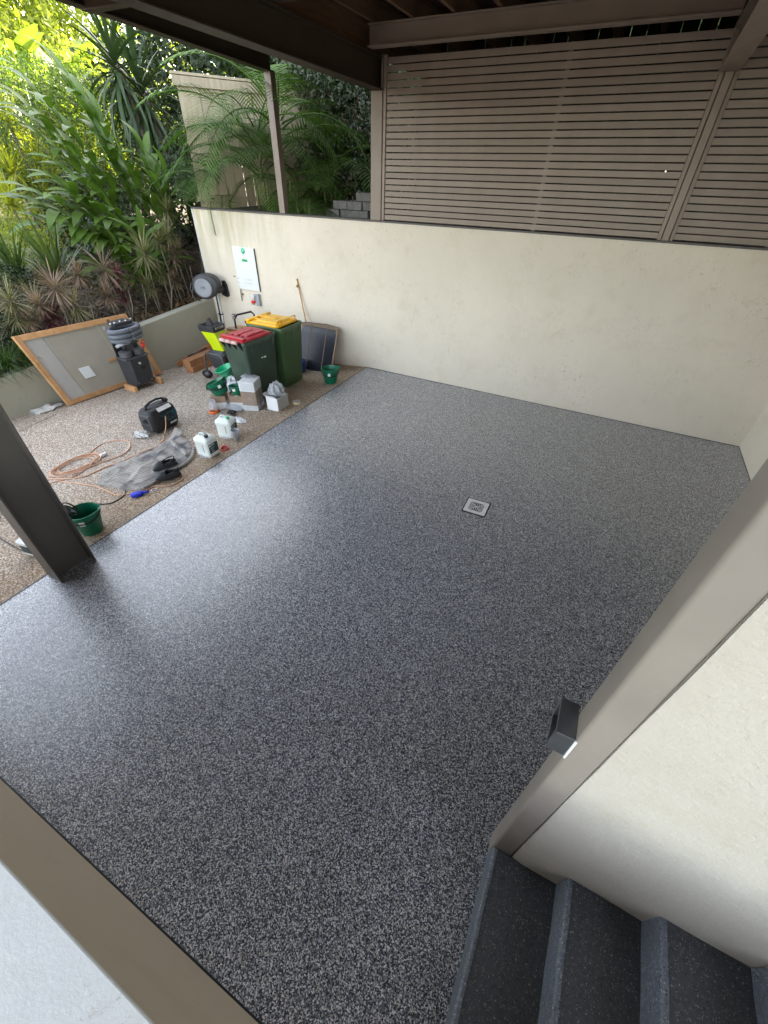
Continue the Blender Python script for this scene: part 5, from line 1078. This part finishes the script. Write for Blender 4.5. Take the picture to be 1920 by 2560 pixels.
# --- garden shredder
t = thing('garden_shredder', 'lime green and grey garden shredder on a wheeled tube stand', 'shredder', gp(-6.0, 5.33), math.radians(6))
b = B(); b.loft([rrect(.26, .26, .04, .20, 4), rrect(.34, .32, .04, .40, 4), rrect(.34, .32, .03, .50, 4), rrect(.24, .24, .03, .56, 4)]); b.build('motor_base', M['dgrey'], t, auto=35)
for yy in (-.20, .20):
    B().tube([(-.20, yy, .0), (-.17, yy, .47), (-.13, yy, .53), (.12, yy, .53), (.16, yy, .47), (.22, yy, .0)], .014, 8).build('stand_tube', M['grey'], t)
    B().tube([(-.195, yy-.03 if yy < 0 else yy+.03, .08), (-.195, yy+.01 if yy < 0 else yy-.01, .08)], .085, 22).build('wheel', M['black'], t); B().tube([(-.195, yy-.034 if yy < 0 else yy+.034, .08), (-.195, yy, .08)], .045, 14).build('rim', M['grey'], t)
b = B(); b.loft([rrect(.18, .18, .015, .50, 3, .02, 0), rrect(.22, .2, .015, .60, 3, .02, 0), rrect(.21, .20, .015, .66, 3, .0, 0), rrect(.26, .25, .02, .92, 3, -.08, 0)]); b.build('hopper', M['lime'], t, auto=30)
b = B(); b.loft([rrect(.265, .255, .02, .915, 3, -.08, 0), rrect(.285, .27, .02, .94, 3, -.085, 0), rrect(.29, .28, .02, 1.03, 3, -.09, 0), rrect(.25, .24, .02, 1.03, 3, -.09, 0), rrect(.22, .22, .02, .97, 3, -.09, 0)]); b.build('hopper_collar', M['dgrey'], t, auto=30)
b = B(); b.prism([(-.16, 1.0), (-.13, 1.10), (-.10, 1.14), (-.07, 1.08), (-.05, 1.0)], -.03, .03, 'y'); b.build('plunger', M['dgrey'], t)
t.scale = (1.15, 1.15, .86)
text('lettering', 'RYOBI', .068, M['labelw'], t, (.061, .0, .985), (PI/2, 0, PI/2))
B().box((.132, .03, .60), (.01, .05, .04), bev=.004).build('switch', M['black'], t); B().box((.176, -.01, .36), (.006, .2, .16)).build('side_label', M['black'], t); B().box((.18, .02, .33), (.004, .08, .03)).build('label_print', M['lime'], t)
B().tube([(-.12, -.17, .62), (-.38, -.33, .46)], .016, 8).build('handle_bar', M['black'], t)
# --- covered mower behind
t = thing('covered_mower', 'machine under an orange brown cover with a black handle, behind the red lidded bin', 'mower', gp(-5.98, 5.85), .1)
b = B(); b.loft([rrect(.42, .5, .05, z, 4) for z in (.08, .5)]+[rrect(.48, .55, .06, .62, 4), rrect(.40, .46, .05, .66, 4)]); b.build('mower_body', M['dgrey'], t, auto=35)
b = B(); b.loft([rrect(.50, .56, .05, .655, 4), rrect(.44, .48, .06, .70, 4), rrect(.2, .25, .05, .73, 4)]); b.build('cover', M['tarp'], t); B().box((-.05, -.1, .745), (.26, .12, .03), Matrix.Rotation(.3, 4, 'Z'), .004).build('card_piece', M['card'], t)
B().tube([(.02, -.12, .62), (.05, -.15, .92), (.07, -.09, .98), (.15, .22, .98), (.16, .28, .92), (.16, .24, .62)], .017, 8).build('push_handle', M['black'], t)
b = B()
for x, y in ((-.2, -.25), (.2, -.25), (-.2, .25), (.2, .25)): b.tube([(x-.02, y, .08), (x+.02, y, .08)], .08, 16)
b.build('wheel', M['black'], t)
o = B().lathe([(.001, 0), (.10, 0), (.12, .19), (.125, .2), (.115, .22), (.001, .225)], 20).build('blue_tub', mat('blue_plastic', (.02, .07, .30), .4), None, gp(-4.80, 6.00)); tag(o, 'blue lidded tub half hidden between the yellow lidded bin and the dark panels', 'tub')
o = B().loft([rrect(.12, .12, .02, z, 4) for z in (0, .3)]+[rrect(.05, .05, .01, .36, 4)]).build('fuel_can', M['red'], None, gp(-5.5, 5.32), (0, 0, .3), auto=40); tag(o, 'red can glimpsed between the shredder and the red lidded bin', 'can')
# --- timber offcuts
def plank(label, a, c, w_, h_, m, name='timber_plank'):
    a = Vector(a); c = Vector(c); d = (c-a); Ln = d.length; d.normalize(); lat = Vector((0, 0, 1)).cross(d).normalized(); up = d.cross(lat)
    Xm = Matrix(((d.x, lat.x, up.x, a.x), (d.y, lat.y, up.y, a.y), (d.z, lat.z, up.z, a.z), (0, 0, 0, 1)))
    o_ = B().span((0, -w_/2, 0), (Ln, w_/2, h_), Xm, .003).build(name, m); return tag(o_, label, 'plank', 'timber offcuts by the retaining wall')
gz = ground(-6.78, 5.2)
plank('lower reddish plank of the pair beside the shredder', (-6.76, 5.14, gz+.002), (-6.90, 6.35, gz-.03), .17, .115, M['pine2'])
plank('upper reddish plank of the pair beside the shredder', (-6.78, 5.13, gz+.12), (-6.92, 6.36, gz+.09), .17, .115, M['pine2'])
plank('thin pale edged board lying behind the reddish planks', (-7.28, 5.30, ground(-7.28, 5.3)+.005), (-7.00, 6.45, gz+.28), .02, .10, M['pine2'])
# --- dark panels with cardboard, leaning on the wall
t = thing('folding_panel', 'blue-black ribbed panels with a brown cardboard top leaning on the wall by the bins', 'panel', (-4.6, 6.2, -.07), 0)
BLp = Vector((-4.98, 6.14, -.075)); Up = Vector((.80, .0, .0)); Vp = Vector((0, .34, .78)); Nn = Vector((0, -.78, .34)).normalized()
X = Matrix(((Up.x, Vp.x, Nn.x, BLp.x), (Up.y, Vp.y, Nn.y, BLp.y), (Up.z, Vp.z, Nn.z, BLp.z), (0, 0, 0, 1)))
X = Matrix(((1, 0, 0, BLp.x), (0, Vp.normalized().y, Nn.y, BLp.y), (0, Vp.normalized().z, Nn.z, BLp.z), (0, 0, 0, 1)))
local(t, B().span((-.02, 0, -.03), (.78, .80, -.012), X).build('cardboard_back', M['darkcard']))
for (a, c, poly) in ((.0, .20, [(0, .01), (.195, .01), (.195, .80), (.10, .80), (0, .68)]), (.215, .53, [(.21, .01), (.535, .01), (.535, .80), (.21, .80)]), (.55, .76, [(.55, .01), (.745, .01), (.745, .68), (.66, .80), (.55, .80)])):
    b = B().prism(poly, -.011, .0, 'z', X)
    for k in range(int((c-a)/.028)): b.span((a+.012+k*.028, .03, 0), (a+.018+k*.028, .66, .003), X)
    local(t, b.build('panel', M['panel']))
local(t, B().span((.19, 0, -.01), (.212, .8, .004), X).build('hinge_strip', M['darkcard'])); local(t, B().span((.537, 0, -.01), (.548, .8, .004), X).build('hinge_strip', M['card']))
local(t, B().span((.750, 0, -.011), (.775, .80, .002), X).build('side_edge', M['card']))
local(t, B().add([X @ Vector(p) for p in ((-.03, .80, .02), (.80, .81, .02), (.78, .83, -.10), (.45, .855, -.1), (0, .83, -.10))], [(0, 1, 2, 3, 4)]).add([X @ Vector(p) for p in ((-.03, .80, .02), (.80, .81, .02), (.79, .765, .035), (-.02, .755, .035))], [(0, 1, 2, 3)]).build('cardboard_flap', M['darkcard']))
t = thing('bamboo_stick', 'thin bamboo stick leaning against the wall behind the dark panels', 'stick', (-4.9, 6.55, -.05)); local(t, B().tube([(-4.83, 6.50, -.06), (-4.96, 6.55, .55), (-5.155, 6.635, 1.33)], [.009, .011, .013], 8).build('cane', M['bamboo']))
local(t, B().tube([(-5.135, 6.61, 1.24), (-5.15, 6.61, 1.20)], .018, 8).build('tie', M['brass']))
# --- on the wall
t = thing('notice_board', 'white notice board with green logo fixed to the wall above the bins', 'board', (-6.31, YW, 1.37))
local(t, B().span((-6.575, YW-.03, 1.025), (-6.06, YW-.006, 1.72), bev=.003).build('board_panel', M['whitep'])); local(t, B().span((-6.060, YW-.029, 1.024), (-6.050, YW-.003, 1.719)).build('board_edge', M['grey']))
T = lambda nm, s_, sz, m, x, z: local(t, text(nm, s_, sz, m, None, (x, YW-.031, z), (PI/2, 0, 0)))
local(t, B().lathe([(.001, .0), (.048, .0), (.048, .002), (.001, .002)], 28, Matrix.Translation((-6.317, YW-.030, 1.666)) @ Matrix.Rotation(PI/2, 4, 'X')).build('logo_disc', mat('pale_green_print', (.10, .55, .32), .6)))
T('logo_letter', 'M', .038, M['whitep'], -6.317, 1.666)
T('print', '\u00bd  \u00be', .030, M['greyp'], -6.312, 1.600)
local(t, B().span((-6.375, YW-.0325, 1.495), (-6.245, YW-.030, 1.535)).build('green_bar', M['greenp'])); T('print', 'WALLS', .020, M['ink'], -6.31, 1.514)
T('print', '1  2  3  4  5', .040, M['greyp'], -6.29, 1.200); T('print', '6  7  8  9  0', .040, M['greyp'], -6.295, 1.135)
for q in t.children:
    if q.name.startswith(('print', 'logo_letter')): q.location.y -= .001*(3 if q.data.vertices and 'logo' in q.name else 2)
t = thing('power_outlet', 'weatherproof outlet with red collar plug on the wall below the notice board', 'outlet', (-6.13, YW, .87))
local(t, B().span((-6.165, YW-.06, .765), (-6.085, YW-.004, .975), bev=.008).build('outlet_box', M['lgrey'])); local(t, B().tube([(-6.20, YW-.06, .965), (-6.21, YW-.075, .86)], [.038, .034], 16).build('plug_body', M['whitep']))
local(t, B().tube([(-6.212, YW-.077, .865), (-6.218, YW-.083, .815)], [.040, .042], 16).build('plug_collar', M['red'])); local(t, B().tube([(-6.218, YW-.083, .814), (-6.222, YW-.085, .785)], [.036, .030], 16).build('plug_front', M['cup']))
t = thing('chain', 'short steel chain with a padlock hanging on the wall beside the notice board', 'chain', (-6.55, YW, 1.0))
for k in range(11):
    z = 1.205-.038*k; b = B(); pts = [(.010*math.cos(2*PI*i/12) if k % 2 else .003*math.cos(2*PI*i/12), (0.003 if k % 2 else .010)*math.cos(2*PI*i/12), .024*math.sin(2*PI*i/12)) for i in range(13)]
    b.tube(pts, .0038, 5, Matrix.Translation((-6.545-.002*k, YW-.02, z))); local(t, b.build('link', M['grey']))
local(t, B().box((-6.525, YW-.025, .93), (.035, .018, .04), bev=.005).build('padlock', M['brass']))
o = B().tube([(0, 0, 0), (0, -.03, 0), (0, -.045, .015)], .007, 6).build('wall_hook', M['grey'], None, (-6.652, YW, 1.22)); tag(o, 'tiny hook in the wall left of the chain', 'hook')
t = thing('garden_tap', 'small metal garden tap on the wall behind the shredder', 'tap', (-6.86, YW, .48))
local(t, B().tube([(-6.86, YW, .48), (-6.86, YW-.06, .48), (-6.86, YW-.075, .44)], .011, 8).build('spout', M['grey'])); local(t, ring((-6.86, YW-.045, .52), .022, .006, 14, None, 'z').build('tap_handle', M['grey'])); local(t, B().lathe([(.001, 0), (.026, 0), (.026, .004), (.001, .005)], 14, Matrix.Translation((-6.86, YW-.001, .48)) @ Matrix.Rotation(PI/2, 4, 'X')).build('flange', M['grey']))
# hose reel
t = thing('hose_reel', 'dark round hose reel with a pale disc at the left end of the wall', 'reel', (-7.14, 6.32, 1.05), (0, 0, math.radians(28)))
prof = []
b = B(); n = 34; V = []
for yy, k in ((-.11, .86), (-.10, .95), (-.085, 1.0), (.085, 1.0), (.10, .95), (.11, .86)):
    for i in range(n):
        a = 2*PI*i/n; r = .235*(1+.22*max(0, math.cos(a-.45))**4)*k; V.append((r*math.cos(a), yy, r*math.sin(a)*.92))
b.add(V, [(i*n+k, i*n+(k+1) % n, (i+1)*n+(k+1) % n, (i+1)*n+k) for i in range(5) for k in range(n)]+[tuple(range(n))[::-1], tuple(5*n+k for k in range(n))], smooth=True); b.build('reel_case', M['dgrey'], t, auto=35)
X = Matrix.Translation((-.02, -.108, -.01)) @ Matrix.Rotation(PI/2, 4, 'X')
B().lathe([(.175, 0), (.18, .008), (.17, .014), (.16, .010)], 36, X).build('disc_rim', M['grey'], t); B().lathe([(.161, .006), (.12, .012), (.115, .010), (.05, .012), (.001, .012)], 36, X).build('side_disc', M['lgrey'], t)
text('lettering', 'HR', .07, M['grey'], t, (-.02, -.1225, -.01), (PI/2, 0, 0))
B().tube([(-.27, -.02, .04), (-.31, -.02, -.05), (-.27, -.02, -.24), (-.16, 0, -.27)], .010, 8).build('guide_hose', M['grey'], t)
t.children[0].name
b = B(); b.span((-7.05, 6.40, .93), (-6.93, 6.645, 1.03), bev=.01); b.prism([(-6.99, 1.12), (-6.94, 1.12), (-6.90, 1.05), (-6.885, .86), (-6.92, .83), (-7.04, .86), (-7.06, .92), (-6.99, .95)], 6.60, 6.645, 'y'); local(t, b.build('wall_bracket', M['black']))
# pipes below the reel
for xx, xb, zb, lb_ in ((-7.262, -7.285, .30, 'left white pipe running down the wall under the hose reel'), (-7.205, -7.21, -.25, 'right white pipe running down the wall under the hose reel')):
    t = thing('wall_pipe', lb_, 'pipe', (xx, YW, .3), group='white pipes on the wall under the hose reel')
    local(t, B().tube([(xx, YW-.022, .93), (xb, YW-.022, zb)], .017, 10).build('pipe', M['pipe']))
    b = B()
    for z in (.47, .05):
        if z > zb: b.box((xx-.004, YW-.022, z), (.05, .045, .02))
    local(t, b.build('pipe_clip', M['black']))
o = cord([(-7.235, YW-.045, .93), (-7.242, YW-.045, .6), (-7.25, YW-.045, .3), (-7.245, YW-.045, -.2)], .010).build('black_cable', M['black']); tag(o, 'black cable running down between the white pipes', 'cable')
# --- lock box on the near column
t = thing('column_strike_box', 'small galvanised latch box fixed to the near right column', 'latch', (.316, .79, 1.38))
b = B(); x0, x1, y0, y1, z0, z1 = .262, .3145, .733, .858, 1.323, 1.441; e = .005
b.span((x0, y0, z0), (x1, y0+e, z1), bev=.0015); b.span((x0, y1-e, z0), (x1, y1, z1), bev=.0015); b.span((x0, y0+e, z1-e), (x1, y1-e, z1)); b.span((x0, y0+e, z0), (x1, y1-e, z0+e)); b.span((x1-e, y0+e, z0+e), (x1, y1-e, z1-e))
for a in ((y0, z0, y0+.017, z1), (y1-.017, z0, y1, z1), (y0+.017, z0, y1-.017, z0+.017), (y0+.017, z1-.017, y1-.017, z1)): b.span((x0-.003, a[0], a[1]), (x0, a[2], a[3]))
local(t, b.build('latch_case', M['zinc'])); local(t, B().tube([(.285, .77, 1.36), (.285, .80, 1.40), (.285, .83, 1.37)], .012, 8).build('latch_bolt', M['chrome']))
local(t, B().span((.3135, .7262, 1.323), (.3205, .7312, 1.445)).build('mounting_plate', M['gal']))
